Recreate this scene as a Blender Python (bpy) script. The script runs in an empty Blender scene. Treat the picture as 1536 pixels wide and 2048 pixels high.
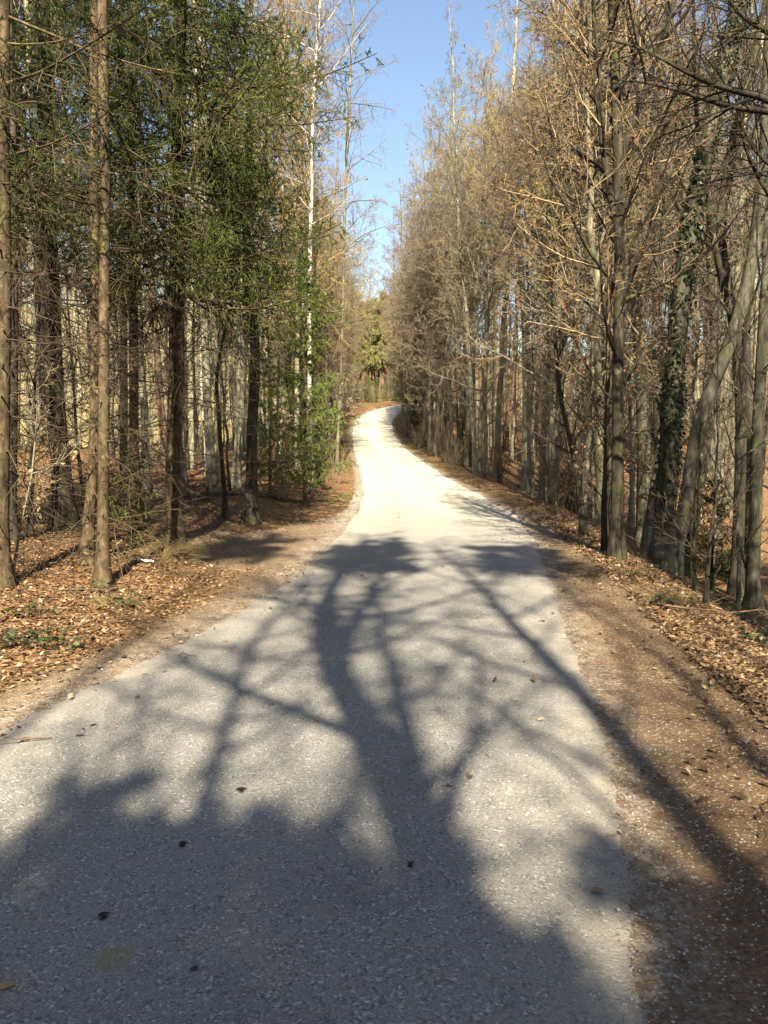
import bpy, math
import numpy as np

rng = np.random.default_rng(11)
sc = bpy.context.scene
COL = sc.collection
R = math.radians

# ------------------------------------------------------------------ camera
F, CX, CY, H0 = 1547.0, 768.0, 1024.0, 1.6
TH = R(4.58)
cam = bpy.data.cameras.new('camera')
cam_ob = bpy.data.objects.new('camera', cam)
COL.objects.link(cam_ob)
cam_ob.location = (0, 0, H0)
cam_ob.rotation_euler = (math.pi / 2 - TH, 0, 0)
cam.sensor_fit = 'VERTICAL'
cam.angle = 2 * math.atan(1024 / F)
cam.clip_start = 0.05
cam.clip_end = 3000
sc.camera = cam_ob


def ray(px, py):
    yv = (CY - py) / F
    return (px - CX) / F, math.cos(TH) + yv * math.sin(TH), -math.sin(TH) + yv * math.cos(TH)


def pt(px, py, Y):
    a, b, c = ray(px, py)
    t = Y / b
    return np.array([a * t, Y, H0 + c * t])


def to_px(p):
    x, y, z = p[0], p[1], p[2] - H0
    d = y * math.cos(TH) - z * math.sin(TH)
    u = y * math.sin(TH) + z * math.cos(TH)
    return CX + F * x / d, CY - F * u / d


def sstep(a, b, x):
    t = np.clip((np.asarray(x, float) - a) / (b - a), 0, 1)
    return t * t * (3 - 2 * t)


# ------------------------------------------------------------------ lie of the land
_ys = np.arange(-80, 320, 0.5)
_kz = np.interp(_ys, [-80, -40, 0, 14, 22, 28, 33, 40, 49, 56, 63, 68, 75, 80, 86, 100, 140, 320],
                [-1.2, -.6, 0, 0, .1, .40, .80, 1.2, 1.75, 2.4, 3.05, 3.8, 4.7, 5.5, 6.5, 8.2, 14, 40])
_k = np.exp(-0.5 * (np.arange(-8, 9) / 3.0) ** 2)
_kz = np.convolve(np.pad(_kz, 8, mode='edge'), _k / _k.sum(), mode='valid')


def road_z(y):
    return np.interp(y, _ys, _kz)


_yy = np.arange(1.5, 130, 0.1)
_rows = CY - F * ((_yy * math.sin(TH) + (road_z(_yy) - H0) * math.cos(TH)) /
                  (_yy * math.cos(TH) - (road_z(_yy) - H0) * math.sin(TH)))
_rows = np.minimum.accumulate(_rows)


def row_to_y(row):
    return np.interp(-row, -_rows, _yy)


def edge_table(pts):
    out = []
    for px, py in pts:
        Y = float(row_to_y(py))
        out.append((Y, pt(px, py, Y)[0]))
    return sorted(out)


_L = edge_table([(0, 1452), (350, 1290), (500, 1215), (625, 1125), (672, 1075), (712, 1030), (726, 985), (721, 949),
                 (707, 898), (704, 865), (710, 838), (735, 825), (775, 813), (815, 809)])
_Rr = edge_table([(1310, 2040), (1248, 1600), (1228, 1515), (1163, 1310), (1113, 1190), (1076, 1090), (1035, 1030),
                  (960, 988), (870, 940), (818, 903), (788, 868), (783, 841), (797, 827), (815, 818)])


def smooth_edge(tab, left):
    ys = np.array([t[0] for t in tab]); xs = np.array([t[1] for t in tab])
    s0 = (xs[1] - xs[0]) / (ys[1] - ys[0])
    s0 = 0.23
    pre = np.array([-60., -30., -10.])
    ys2 = np.concatenate([pre, ys]); xs2 = np.concatenate([xs[0] + (pre - ys[0]) * s0, xs])
    e = ys[-1]
    post = np.array([1.5, 4, 8, 14, 22]) + (0 if not left else 1.5)
    px_ = np.array([3, 12, 30, 60, 90]) if not left else np.array([4, 12, 30, 60, 90])
    ys2 = np.concatenate([ys2, e + post]); xs2 = np.concatenate([xs2, xs[-1] + px_])
    g = np.arange(-60, 140, 0.25)
    v = np.interp(g, ys2, xs2)
    k = np.exp(-0.5 * (np.arange(-10, 11) / 4.0) ** 2)
    return g, np.convolve(np.pad(v, 10, mode='edge'), k / k.sum(), mode='valid')


_gy, _xl = smooth_edge(_L, True)
_, _xr = smooth_edge(_Rr, False)


def XL(y): return np.interp(y, _gy, _xl)
def XR(y): return np.interp(y, _gy, _xr)


def bumps(x, y):
    return (np.sin(x * 1.9 + y * .7 + 1) * np.sin(y * 1.3 - x * .4) * .5 + np.sin(x * 4.3 - y * 2.1) * np.sin(y * 3.7 + x * 1.1 + 2) * .3
            + np.sin(x * .55 + 2 + y * .23) * np.sin(y * .47 - x * .31 + .6) * 1.2)


def ground_z(x, y):
    x = np.asarray(x, float); y = np.asarray(y, float)
    z = road_z(y)
    dl = XL(y) - x
    dr = x - XR(y)
    r = np.hypot(x, y)
    lay = sstep(9.5, 11, y) * (1 - sstep(16, 18.5, y)) * (1 - sstep(1.2, 2.8, dl))
    left = sstep(.3, 3.5, dl) * .28 * (1 - lay)
    left = left + 1.25 * np.exp(-((y - 21.5) / 5.0) ** 2) * sstep(4.6, 9, -x)
    left = left - 3.0 * sstep(25, 42, y) * sstep(9, 20, -x) - .5 * sstep(8, 16, -x) * (1 - sstep(8, 14, y))
    left = left + 15 * sstep(50, 130, r) * sstep(8, 30, -x)
    drop = 1.5 * (1 - sstep(14, 52, y)) + .25
    right = -drop * sstep(.9, 5.0, dr) + .035 * np.clip(dr - 5, 0, 60) + .07 * sstep(.2, .8, dr) * (1 - sstep(.9, 2.2, dr))
    right = right + 5 * sstep(60, 140, r) * sstep(8, 30, x)
    side = np.where(dl > 0, left, np.where(dr > 0, right, 0))
    off = np.maximum(dl, dr)
    n = bumps(x, y) * .07 * sstep(.2, 2.2, off)
    ins = -.03 * sstep(0.0, .25, -off)
    return z + side + n + ins


def ground_at(px, py):
    a, b, c = ray(px, py)
    Ys = np.concatenate([np.arange(1.6, 30, .03), np.arange(30, 160, .2)])
    z = H0 + c * Ys / b - ground_z(a * Ys / b, Ys)
    i = np.argmax(z < 0)
    if z[i] >= 0:
        i = len(Ys) - 1
    Y = Ys[i]
    return np.array([a * Y / b, Y, float(ground_z(a * Y / b, Y))])


# ------------------------------------------------------------------ node helpers
def mat(name):
    m = bpy.data.materials.new(name)
    m.use_nodes = True
    nt = m.node_tree
    return m, nt, nt.nodes['Principled BSDF']


def N(nt, t, **kw):
    n = nt.nodes.new(t)
    for k, v in kw.items():
        if k.startswith('i_'):
            key = k[2:]
            key = int(key) if key.isdigit() else key.replace('_', ' ')
            n.inputs[key].default_value = v
        else:
            setattr(n, k, v)
    return n


def ramp(nt, stops, fac=None, interp='LINEAR'):
    n = nt.nodes.new('ShaderNodeValToRGB')
    n.color_ramp.interpolation = interp
    el = n.color_ramp.elements
    while len(el) < len(stops):
        el.new(0.5)
    for e, (p, c) in zip(el, stops):
        e.position = p
        e.color = (*c, 1) if len(c) == 3 else c
    if fac is not None:
        nt.links.new(fac, n.inputs[0])
    return n.outputs[0]


def mix(nt, a, b, fac, mode='MIX'):
    n = nt.nodes.new('ShaderNodeMix')
    n.data_type = 'RGBA'
    n.blend_type = mode
    for sock, v in ((n.inputs[0], fac), (n.inputs[6], a), (n.inputs[7], b)):
        if isinstance(v, bpy.types.NodeSocket):
            nt.links.new(v, sock)
        elif isinstance(v, (int, float)):
            sock.default_value = v
        else:
            sock.default_value = (*v, 1)
    return n.outputs[2]


def math_(nt, op, a, b=0.0, clamp=False):
    n = nt.nodes.new('ShaderNodeMath')
    n.operation = op
    n.use_clamp = clamp
    for s, v in ((n.inputs[0], a), (n.inputs[1], b)):
        if isinstance(v, bpy.types.NodeSocket):
            nt.links.new(v, s)
        else:
            s.default_value = v
    return n.outputs[0]


def noise(nt, scale, detail=4, vec=None, rough=.6):
    n = N(nt, 'ShaderNodeTexNoise')
    n.inputs['Scale'].default_value = scale
    n.inputs['Detail'].default_value = detail
    n.inputs['Roughness'].default_value = rough
    if vec is not None:
        nt.links.new(vec, n.inputs['Vector'])
    return n.outputs['Fac']


def voro(nt, scale, vec=None, feature='F1', rnd=1.0):
    n = N(nt, 'ShaderNodeTexVoronoi')
    n.feature = feature
    n.inputs['Scale'].default_value = scale
    n.inputs['Randomness'].default_value = rnd
    if vec is not None:
        nt.links.new(vec, n.inputs['Vector'])
    return n


def bump(nt, bsdf, h, strength, dist):
    b = N(nt, 'ShaderNodeBump')
    b.inputs['Strength'].default_value = strength
    b.inputs['Distance'].default_value = dist
    nt.links.new(h, b.inputs['Height'])
    nt.links.new(b.outputs[0], bsdf.inputs['Normal'])


def geo_pos(nt):
    return N(nt, 'ShaderNodeNewGeometry').outputs['Position']


def obj_vec(nt):
    return N(nt, 'ShaderNodeTexCoord').outputs['Object']


def scaled(nt, vec, s):
    n = N(nt, 'ShaderNodeMapping')
    n.inputs['Scale'].default_value = s
    nt.links.new(vec, n.inputs['Vector'])
    return n.outputs[0]


# ------------------------------------------------------------------ materials
def road_material():
    m, nt, b = mat('worn_asphalt')
    p = geo_pos(nt)
    v = voro(nt, 120, p)
    wn = N(nt, 'ShaderNodeSeparateColor')
    nt.links.new(v.outputs['Color'], wn.inputs[0])
    cell = ramp(nt, [(0, (.098, .099, .099)), (.45, (.182, .181, .176)), (.8, (.265, .260, .248)), (1, (.44, .43, .405))], wn.outputs[0])
    v2 = voro(nt, 260, p)
    w2 = N(nt, 'ShaderNodeSeparateColor')
    nt.links.new(v2.outputs['Color'], w2.inputs[0])
    fine = ramp(nt, [(0, (.122, .122, .120)), (1, (.290, .284, .272))], w2.outputs[0])
    sel = ramp(nt, [(.42, (0, 0, 0)), (.58, (1, 1, 1))], noise(nt, 30, 2, p))
    col = mix(nt, fine, cell, sel)
    big = ramp(nt, [(.3, (.86, .86, .88)), (.7, (1.12, 1.1, 1.06))], noise(nt, .8, 5, p))
    col = mix(nt, col, big, 1.0, 'MULTIPLY')
    # pale dust towards the verges
    at = N(nt, 'ShaderNodeAttribute', attribute_name='edge').outputs['Fac']
    dusty = math_(nt, 'MULTIPLY', at, ramp(nt, [(.35, (.2, .2, .2)), (.7, (1, 1, 1))], noise(nt, 6, 5, p)))
    col = mix(nt, col, (.31, .275, .22), math_(nt, 'MULTIPLY', dusty, .8))
    # far stretch painted paler in place of full sun, fading towards the viewer
    sun_tone = N(nt, 'ShaderNodeAttribute', attribute_name='sand').outputs['Fac']
    col = mix(nt, col, (.46, .42, .345), math_(nt, 'MULTIPLY', sun_tone, ramp(nt, [(.3, (.55, .55, .55)), (.7, (1, 1, 1))], noise(nt, 1.5, 4, p))))
    # faint wheel tracks, polished darker, with a dusty crown between
    wt = N(nt, 'ShaderNodeAttribute', attribute_name='track').outputs['Fac']
    col = mix(nt, col, (.80, .80, .81), math_(nt, 'MULTIPLY', wt, ramp(nt, [(.35, (.25, .25, .25)), (.65, (1, 1, 1))], noise(nt, 1.3, 5, p))), 'MULTIPLY')
    # ochre stain and small dark oil spots
    for (sx, sy, rx, ry, c, k) in STAINS:
        mp = N(nt, 'ShaderNodeMapping', vector_type='POINT')
        mp.inputs['Location'].default_value = (-sx / rx, -sy / ry, 0)
        mp.inputs['Scale'].default_value = (1 / rx, 1 / ry, 0)
        nt.links.new(p, mp.inputs['Vector'])
        ln = N(nt, 'ShaderNodeVectorMath', operation='LENGTH')
        nt.links.new(mp.outputs[0], ln.inputs[0])
        d = math_(nt, 'ADD', ln.outputs['Value'], math_(nt, 'MULTIPLY', math_(nt, 'SUBTRACT', noise(nt, 25, 3, p), .5), 1.2))
        f = ramp(nt, [(.55, (k, k, k)), (1.0, (0, 0, 0))], d)
        col = mix(nt, col, c, f)
    nt.links.new(col, b.inputs['Base Color'])
    b.inputs['Roughness'].default_value = .9
    b.inputs['Specular IOR Level'].default_value = .3
    h = math_(nt, 'ADD', math_(nt, 'MULTIPLY', v.outputs['Distance'], -1.0), math_(nt, 'MULTIPLY', v2.outputs['Distance'], -.4))
    bump(nt, b, h, .6, .005)
    return m


def ground_material():
    m, nt, b = mat('leaf_litter_and_dirt')
    p = geo_pos(nt)
    # litter: leaf sized cells, stretched two ways
    va = voro(nt, 16, scaled(nt, p, (1, 1.5, 1)))
    vb = voro(nt, 24, scaled(nt, p, (1.5, 1, 1)))
    sa = N(nt, 'ShaderNodeSeparateColor'); nt.links.new(va.outputs['Color'], sa.inputs[0])
    sb = N(nt, 'ShaderNodeSeparateColor'); nt.links.new(vb.outputs['Color'], sb.inputs[0])
    la = ramp(nt, [(0, (.10, .052, .025)), (.35, (.25, .135, .065)), (.75, (.40, .24, .125)), (1, (.52, .36, .22))], sa.outputs[0])
    lb = ramp(nt, [(0, (.07, .04, .02)), (.5, (.28, .155, .075)), (1, (.46, .29, .16))], sb.outputs[0])
    lit = mix(nt, la, lb, ramp(nt, [(.45, (0, 0, 0)), (.55, (1, 1, 1))], noise(nt, 14, 2, p)))
    gap = ramp(nt, [(.0, (0, 0, 0)), (.5, (1, 1, 1))], noise(nt, 45, 3, p))
    lit = mix(nt, (.035, .022, .013), lit, gap)
    tone = ramp(nt, [(.3, (.72, .70, .66)), (.7, (1.15, 1.1, 1.0))], noise(nt, .45, 4, p))
    lit = mix(nt, lit, tone, 1.0, 'MULTIPLY')
    lit = mix(nt, lit, (.60, .61, .62), 1.0, 'MULTIPLY')
    moss = ramp(nt, [(.64, (0, 0, 0)), (.74, (1, 1, 1))], noise(nt, 1.1, 6, p))
    lit = mix(nt, lit, (.06, .075, .02), math_(nt, 'MULTIPLY', moss, .45))
    # dirt: trodden needle mould with stone chips
    dn = noise(nt, 60, 5, p)
    dirt = ramp(nt, [(.25, (.062, .040, .024)), (.5, (.142, .094, .055)), (.75, (.235, .16, .098))], dn)
    dirt = mix(nt, dirt, ramp(nt, [(.35, (.8, .8, .82)), (.65, (1.15, 1.1, 1.05))], noise(nt, 2.2, 5, p)), 1.0, 'MULTIPLY')
    vc = voro(nt, 75, p)
    scol = N(nt, 'ShaderNodeSeparateColor'); nt.links.new(vc.outputs['Color'], scol.inputs[0])
    chip = math_(nt, 'MULTIPLY', math_(nt, 'GREATER_THAN', scol.outputs[0], .80), math_(nt, 'LESS_THAN', vc.outputs['Distance'], .42))
    dirt = mix(nt, dirt, ramp(nt, [(0, (.28, .26, .23)), (1, (.52, .50, .46))], scol.outputs[1]), chip)
    grav = N(nt, 'ShaderNodeAttribute', attribute_name='gravel').outputs['Fac']
    vg = voro(nt, 60, p)
    sg = N(nt, 'ShaderNodeSeparateColor'); nt.links.new(vg.outputs['Color'], sg.inputs[0])
    gcol = ramp(nt, [(0, (.16, .15, .13)), (.5, (.34, .31, .26)), (1, (.55, .52, .46))], sg.outputs[0])
    dirt = mix(nt, dirt, gcol, math_(nt, 'MULTIPLY', grav, ramp(nt, [(.35, (.1, .1, .1)), (.6, (1, 1, 1))], noise(nt, 9, 5, p))))
    at = N(nt, 'ShaderNodeAttribute', attribute_name='dirt').outputs['Fac']
    f = math_(nt, 'ADD', at, math_(nt, 'MULTIPLY', math_(nt, 'SUBTRACT', noise(nt, 5, 6, p), .5), .9))
    f = ramp(nt, [(.38, (0, 0, 0)), (.62, (1, 1, 1))], f)
    col = mix(nt, lit, dirt, f)
    grass = N(nt, 'ShaderNodeAttribute', attribute_name='grass').outputs['Fac']
    gf = math_(nt, 'MULTIPLY', grass, ramp(nt, [(.5, (0, 0, 0)), (.62, (1, 1, 1))], noise(nt, 7, 6, p)))
    col = mix(nt, col, (.13, .13, .05), math_(nt, 'MULTIPLY', gf, .7))
    straw = N(nt, 'ShaderNodeAttribute', attribute_name='straw').outputs['Fac']
    scol_ = ramp(nt, [(.3, (.16, .13, .06)), (.7, (.36, .31, .16))], noise(nt, 3, 6, p))
    col = mix(nt, col, scol_, straw)
    nt.links.new(col, b.inputs['Base Color'])
    b.inputs['Roughness'].default_value = .95
    b.inputs['Specular IOR Level'].default_value = .15
    inv = math_(nt, 'SUBTRACT', 1.0, f)
    h = math_(nt, 'ADD', math_(nt, 'MULTIPLY', va.outputs['Distance'], inv), math_(nt, 'MULTIPLY', noise(nt, 30, 4, p), math_(nt, 'MULTIPLY', inv, .8)))
    h = math_(nt, 'ADD', h, math_(nt, 'MULTIPLY', math_(nt, 'ADD', noise(nt, 130, 3, p), math_(nt, 'MULTIPLY', noise(nt, 9, 3, p), 1.5)), math_(nt, 'MULTIPLY', f, .22)))
    bump(nt, b, h, .8, .03)
    return m


def bark_material(name, dark, midc, light, moss=0.0, scale=(14, 14, 3), flakes=0.0, bumpd=.02):
    m, nt, b = mat(name)
    o = obj_vec(nt)
    v = scaled(nt, o, scale)
    n1 = noise(nt, 1.0, 6, v, .65)
    col = ramp(nt, [(.3, dark), (.5, midc), (.72, light)], n1)
    n2 = noise(nt, 1.6, 5, o)
    col = mix(nt, col, ramp(nt, [(.3, (.55, .56, .57)), (.5, (1, 1, 1)), (.72, (1.4, 1.38, 1.32))], n2), 1.0, 'MULTIPLY')
    col = mix(nt, col, ramp(nt, [(.35, (.65, .65, .65)), (.6, (1.15, 1.15, 1.15))], noise(nt, 1.0, 5, scaled(nt, o, (34, 34, 5)))), 1.0, 'MULTIPLY')
    col = mix(nt, col, (.30, .31, .24), math_(nt, 'MULTIPLY', ramp(nt, [(.64, (0, 0, 0)), (.70, (1, 1, 1))], noise(nt, 6, 5, o)), .3))
    if moss:
        col = mix(nt, col, (.075, .085, .025), math_(nt, 'MULTIPLY', ramp(nt, [(.5, (0, 0, 0)), (.66, (1, 1, 1))], noise(nt, 2.3, 6, o)), moss))
    if flakes:
        vf = voro(nt, 9, scaled(nt, o, (1, 1, .6)))
        col = mix(nt, col, dark, math_(nt, 'MULTIPLY', ramp(nt, [(.0, (1, 1, 1)), (.35, (0, 0, 0))], vf.outputs['Distance']), flakes))
    rnd = N(nt, 'ShaderNodeObjectInfo').outputs['Random']
    col = mix(nt, col, ramp(nt, [(0, (.78, .78, .80)), (.5, (1, 1, 1)), (1, (1.18, 1.14, 1.05))], rnd), 1.0, 'MULTIPLY')
    nt.links.new(col, b.inputs['Base Color'])
    b.inputs['Roughness'].default_value = .9
    b.inputs['Specular IOR Level'].default_value = .2
    bump(nt, b, n1, .9, bumpd)
    return m


def birch_material():
    m, nt, b = mat('birch_bark')
    o = obj_vec(nt)
    n1 = noise(nt, 1.0, 4, scaled(nt, o, (5, 5, 22)))
    n2 = noise(nt, 1.0, 5, scaled(nt, o, (5, 5, 3.2)))
    f = math_(nt, 'MAXIMUM', ramp(nt, [(.58, (0, 0, 0)), (.64, (1, 1, 1))], n1), ramp(nt, [(.52, (0, 0, 0)), (.60, (1, 1, 1))], n2))
    col = mix(nt, (.36, .335, .285), (.045, .04, .035), f)
    nt.links.new(col, b.inputs['Base Color'])
    b.inputs['Roughness'].default_value = .75
    bump(nt, b, n2, .4, .01)
    return m


def leafy_material(name, stops, trans=.25, per_object=True, rough=.7):
    m, nt, b = mat(name)
    r = N(nt, 'ShaderNodeNewGeometry').outputs['Random Per Island']
    col = ramp(nt, stops, r)
    if per_object:
        rnd = N(nt, 'ShaderNodeObjectInfo').outputs['Random']
        col = mix(nt, col, ramp(nt, [(0, (.8, .84, .8)), (1, (1.2, 1.15, 1.1))], rnd), 1.0, 'MULTIPLY')
    nt.links.new(col, b.inputs['Base Color'])
    b.inputs['Roughness'].default_value = rough
    b.inputs['Specular IOR Level'].default_value = .25
    if trans:
        t = N(nt, 'ShaderNodeBsdfTranslucent')
        nt.links.new(col, t.inputs['Color'])
        mx = N(nt, 'ShaderNodeMixShader')
        mx.inputs[0].default_value = trans
        nt.links.new(b.outputs[0], mx.inputs[1])
        nt.links.new(t.outputs[0], mx.inputs[2])
        nt.links.new(mx.outputs[0], nt.nodes['Material Output'].inputs['Surface'])
    return m


def plain_material(name, c, rough=.9, var=.3, scale=20):
    m, nt, b = mat(name)
    o = obj_vec(nt)
    k = ramp(nt, [(.3, (1 - var,) * 3), (.7, (1 + var,) * 3)], noise(nt, scale, 3, o))
    col = mix(nt, c, k, 1.0, 'MULTIPLY')
    rnd = N(nt, 'ShaderNodeObjectInfo').outputs['Random']
    col = mix(nt, col, ramp(nt, [(0, (.75, .77, .8)), (1, (1.25, 1.2, 1.1))], rnd), 1.0, 'MULTIPLY')
    nt.links.new(col, b.inputs['Base Color'])
    b.inputs['Roughness'].default_value = rough
    b.inputs['Specular IOR Level'].default_value = .2
    return m


_s = [pt(px, py, float(row_to_y(py))) for px, py in [(230, 1922), (483, 1588), (365, 1697), (208, 1842), (390, 1945), (820, 1738), (1155, 1790), (10, 1985)]]
STAINS = [(_s[0][0], _s[0][1], .075, .075, (.20, .17, .08), .6)]
for q in (1, 2, 3, 4, 5):
    STAINS.append((_s[q][0], _s[q][1], .016, .022, (.012, .012, .012), .9))

M = {}
M['road'] = road_material()
M['ground'] = ground_material()
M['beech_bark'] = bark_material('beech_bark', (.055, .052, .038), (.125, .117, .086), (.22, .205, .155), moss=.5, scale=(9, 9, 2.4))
M['damp_bark'] = bark_material('damp_bark', (.03, .029, .021), (.072, .068, .05), (.14, .13, .098), moss=.55, scale=(9, 9, 2.4))  # darker copy of the beech bark, shade put into its colour
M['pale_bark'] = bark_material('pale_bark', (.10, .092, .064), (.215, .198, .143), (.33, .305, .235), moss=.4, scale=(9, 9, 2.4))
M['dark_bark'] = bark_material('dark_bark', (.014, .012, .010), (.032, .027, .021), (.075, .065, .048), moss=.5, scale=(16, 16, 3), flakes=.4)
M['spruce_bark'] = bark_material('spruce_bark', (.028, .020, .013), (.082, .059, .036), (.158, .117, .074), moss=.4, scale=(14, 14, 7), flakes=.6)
M['pine_bark'] = bark_material('pine_bark', (.055, .034, .023), (.145, .088, .058), (.235, .155, .105), scale=(14, 14, 4), flakes=.4)
M['birch_bark'] = birch_material()
M['twig_brown'] = plain_material('brown_twig', (.225, .17, .112))
M['twig_pale'] = plain_material('pale_twig', (.36, .31, .19))
M['twig_gold'] = plain_material('golden_twig', (.25, .195, .095))
M['twig_grey'] = plain_material('grey_twig', (.20, .172, .122))
M['twig_purple'] = plain_material('purple_twig', (.19, .145, .118))
M['twig_dark'] = plain_material('dark_twig', (.055, .042, .029))
M['twig_dead'] = plain_material('dead_stick', (.10, .075, .05))
M['needle_spruce'] = leafy_material('spruce_needles', [(0, (.015, .023, .007)), (.5, (.034, .046, .012)), (1, (.078, .090, .023))], .2)
M['needle_bough'] = leafy_material('spruce_bough_needles', [(0, (.016, .025, .007)), (.5, (.042, .064, .013)), (1, (.19, .225, .045))], .28)  # sunlit and shaded foliage put into the random tone range
M['needle_young'] = leafy_material('young_spruce_needles', [(0, (.075, .105, .024)), (.5, (.145, .185, .046)), (1, (.25, .275, .085))], .3)
M['needle_pine'] = leafy_material('pine_needles_green', [(0, (.13, .15, .05)), (.5, (.24, .245, .09)), (1, (.36, .335, .14))], .3)
M['leaf_dry'] = leafy_material('withered_beech_leaf', [(0, (.09, .05, .026)), (.5, (.20, .115, .06)), (1, (.33, .21, .12))], .35)
M['leaf_pale'] = leafy_material('pale_withered_leaf', [(0, (.34, .23, .13)), (1, (.58, .45, .29))], .35)
M['leaf_litter'] = leafy_material('fallen_leaf', [(0, (.040, .024, .014)), (.3, (.115, .068, .036)), (.6, (.20, .122, .068)), (.85, (.29, .19, .112)), (1, (.44, .32, .21))], .12, False)
M['ivy'] = leafy_material('ivy_leaf', [(0, (.012, .020, .008)), (.6, (.026, .040, .014)), (1, (.07, .085, .032))], .1, True, .45)
M['grass_dry'] = leafy_material('dry_grass', [(0, (.20, .14, .065)), (.7, (.36, .27, .14)), (1, (.20, .21, .07))], .2)
M['stone'] = leafy_material('limestone_chip', [(0, (.09, .08, .07)), (.5, (.20, .18, .155)), (.8, (.30, .285, .255)), (1, (.50, .48, .44))], 0, False, .85)
M['needle_brown'] = leafy_material('brown_fallen_needle', [(0, (.08, .047, .024)), (.6, (.18, .11, .057)), (1, (.34, .23, .125))], 0, False, .85)
M['paper'] = plain_material('white_paper', (.8, .8, .8), .7, .05)


# ------------------------------------------------------------------ mesh helpers
class MB:
    def __init__(self):
        self.v = []; self.f = []; self.n = 0

    def add(self, V, Fc, mi=0):
        V = np.asarray(V, np.float32).reshape(-1, 3)
        Fc = np.asarray(Fc, np.int64)
        self.v.append(V); self.f.append((Fc + self.n, mi)); self.n += len(V)

    def mesh(self, name, mats, smooth=True):
        me = bpy.data.meshes.new(name)
        V = np.concatenate(self.v)
        loops = np.concatenate([f.reshape(-1) for f, _ in self.f])
        sizes = np.concatenate([np.full(len(f), f.shape[1]) for f, _ in self.f])
        mi = np.concatenate([np.full(len(f), k) for f, k in self.f])
        me.vertices.add(len(V)); me.vertices.foreach_set('co', V.reshape(-1))
        me.loops.add(len(loops)); me.loops.foreach_set('vertex_index', loops.astype(np.int32))
        me.polygons.add(len(sizes))
        st = np.concatenate([[0], np.cumsum(sizes)[:-1]])
        me.polygons.foreach_set('loop_start', st.astype(np.int32))
        me.polygons.foreach_set('material_index', mi.astype(np.int32))
        me.polygons.foreach_set('use_smooth', np.full(len(sizes), smooth))
        for m in mats:
            me.materials.append(m)
        me.update(calc_edges=True)
        return me


def nrm(v):
    return v / np.maximum(np.linalg.norm(v, axis=-1, keepdims=True), 1e-9)


def tubes(P, Rd, k):
    """P (B,n,3), Rd (B,n) -> verts, quads"""
    B, n, _ = P.shape
    T = np.empty_like(P)
    T[:, 1:-1] = P[:, 2:] - P[:, :-2]
    T[:, 0] = P[:, 1] - P[:, 0]
    T[:, -1] = P[:, -1] - P[:, -2]
    T = nrm(T)
    ref = np.where(np.abs(T[:, :1, 2:3]) < .8, np.array([0, 0, 1.0]), np.array([1.0, 0, 0]))
    U = nrm(np.cross(np.broadcast_to(ref, T.shape), T))
    W = np.cross(T, U)
    a = np.arange(k) * 2 * math.pi / k
    V = P[:, :, None] + Rd[:, :, None, None] * (np.cos(a)[None, None, :, None] * U[:, :, None] + np.sin(a)[None, None, :, None] * W[:, :, None])
    idx = np.arange(B * n * k).reshape(B, n, k)
    q = np.stack([idx[:, :-1], np.roll(idx[:, :-1], -1, 2), np.roll(idx[:, 1:], -1, 2), idx[:, 1:]], -1)
    return V.reshape(-1, 3), q.reshape(-1, 4)


def grow(P, Rd, L, K, t0, t1, ang, sd, lf, n, up=.15, wob=.12, rf=.012, rmin=.002, lpow=1.0, bias=None, tip=.25, rk=.65, rg=rng, flat=0.0):
    """K children on each parent path; lf = length relative to parent length at the branch base"""
    B, n0, _ = P.shape
    t = (np.arange(K)[None] + rg.random((B, K))) / K * (t1 - t0) + t0
    x = t * (n0 - 1)
    i = np.minimum(x.astype(int), n0 - 2)
    f = (x - i)[..., None]
    bi = np.arange(B)[:, None]
    A, C = P[bi, i], P[bi, i + 1]
    base = A + (C - A) * f
    T = nrm(C - A)
    rb = Rd[bi, i] * (1 - f[..., 0]) + Rd[bi, i + 1] * f[..., 0]
    ref = np.where(np.abs(T[..., 2:3]) < .9, np.array([0, 0, 1.0]), np.array([1.0, 0, 0]))
    U = nrm(np.cross(np.broadcast_to(ref, T.shape), T))
    W = np.cross(T, U)
    ph = np.arange(K)[None] * 2.4 + rg.random((B, 1)) * 6.28 + rg.normal(0, .5, (B, K))
    if flat > 0:   # alternate in the horizontal plane
        sgn = np.where(np.arange(K) % 2 == 0, 0, math.pi)[None]
        ph = (1 - flat) * ph + flat * (sgn + rg.normal(0, .35, (B, K)))
    an = np.radians(rg.normal(ang, sd, (B, K)))
    D = np.cos(an)[..., None] * T + np.sin(an)[..., None] * (np.cos(ph)[..., None] * U + np.sin(ph)[..., None] * W)
    if bias is not None:
        D = nrm(D + np.asarray(bias))
    LL = L[:, None] * lf * np.maximum(1 - t, .06) ** lpow * rg.uniform(.65, 1.25, (B, K))
    D = D.reshape(-1, 3); base = base.reshape(-1, 3); LL = LL.reshape(-1); rb = rb.reshape(-1)
    Q = np.empty((len(D), n, 3)); Q[:, 0] = base
    st = LL / (n - 1)
    for s in range(1, n):
        D = nrm(D + rg.normal(0, wob, D.shape) + np.array([0, 0, up]))
        Q[:, s] = Q[:, s - 1] + D * st[:, None]
    r0 = np.maximum(np.minimum(rb * rk, LL * rf), rmin)
    RR = r0[:, None] * np.linspace(1, tip, n)[None]
    RR = np.maximum(RR, rmin * .6)
    return Q, RR, LL


def trunk_path(Ht, r, n=16, lean=(0, 0), wob=.08, rg=rng, flare=.5, top=.12):
    t = np.linspace(0, 1, n)
    w = np.cumsum(rg.normal(0, wob, (n, 2)) * Ht / n, 0) * t[:, None] ** .3
    P = np.stack([lean[0] * Ht * t + w[:, 0], lean[1] * Ht * t + w[:, 1], t * Ht], -1)
    P[0, 2] -= .35
    Rr = r * ((1 - t) ** .85 * (1 - top) + top) * (1 + flare * np.exp(-t * Ht / .35))
    return P[None], Rr[None]


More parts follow.
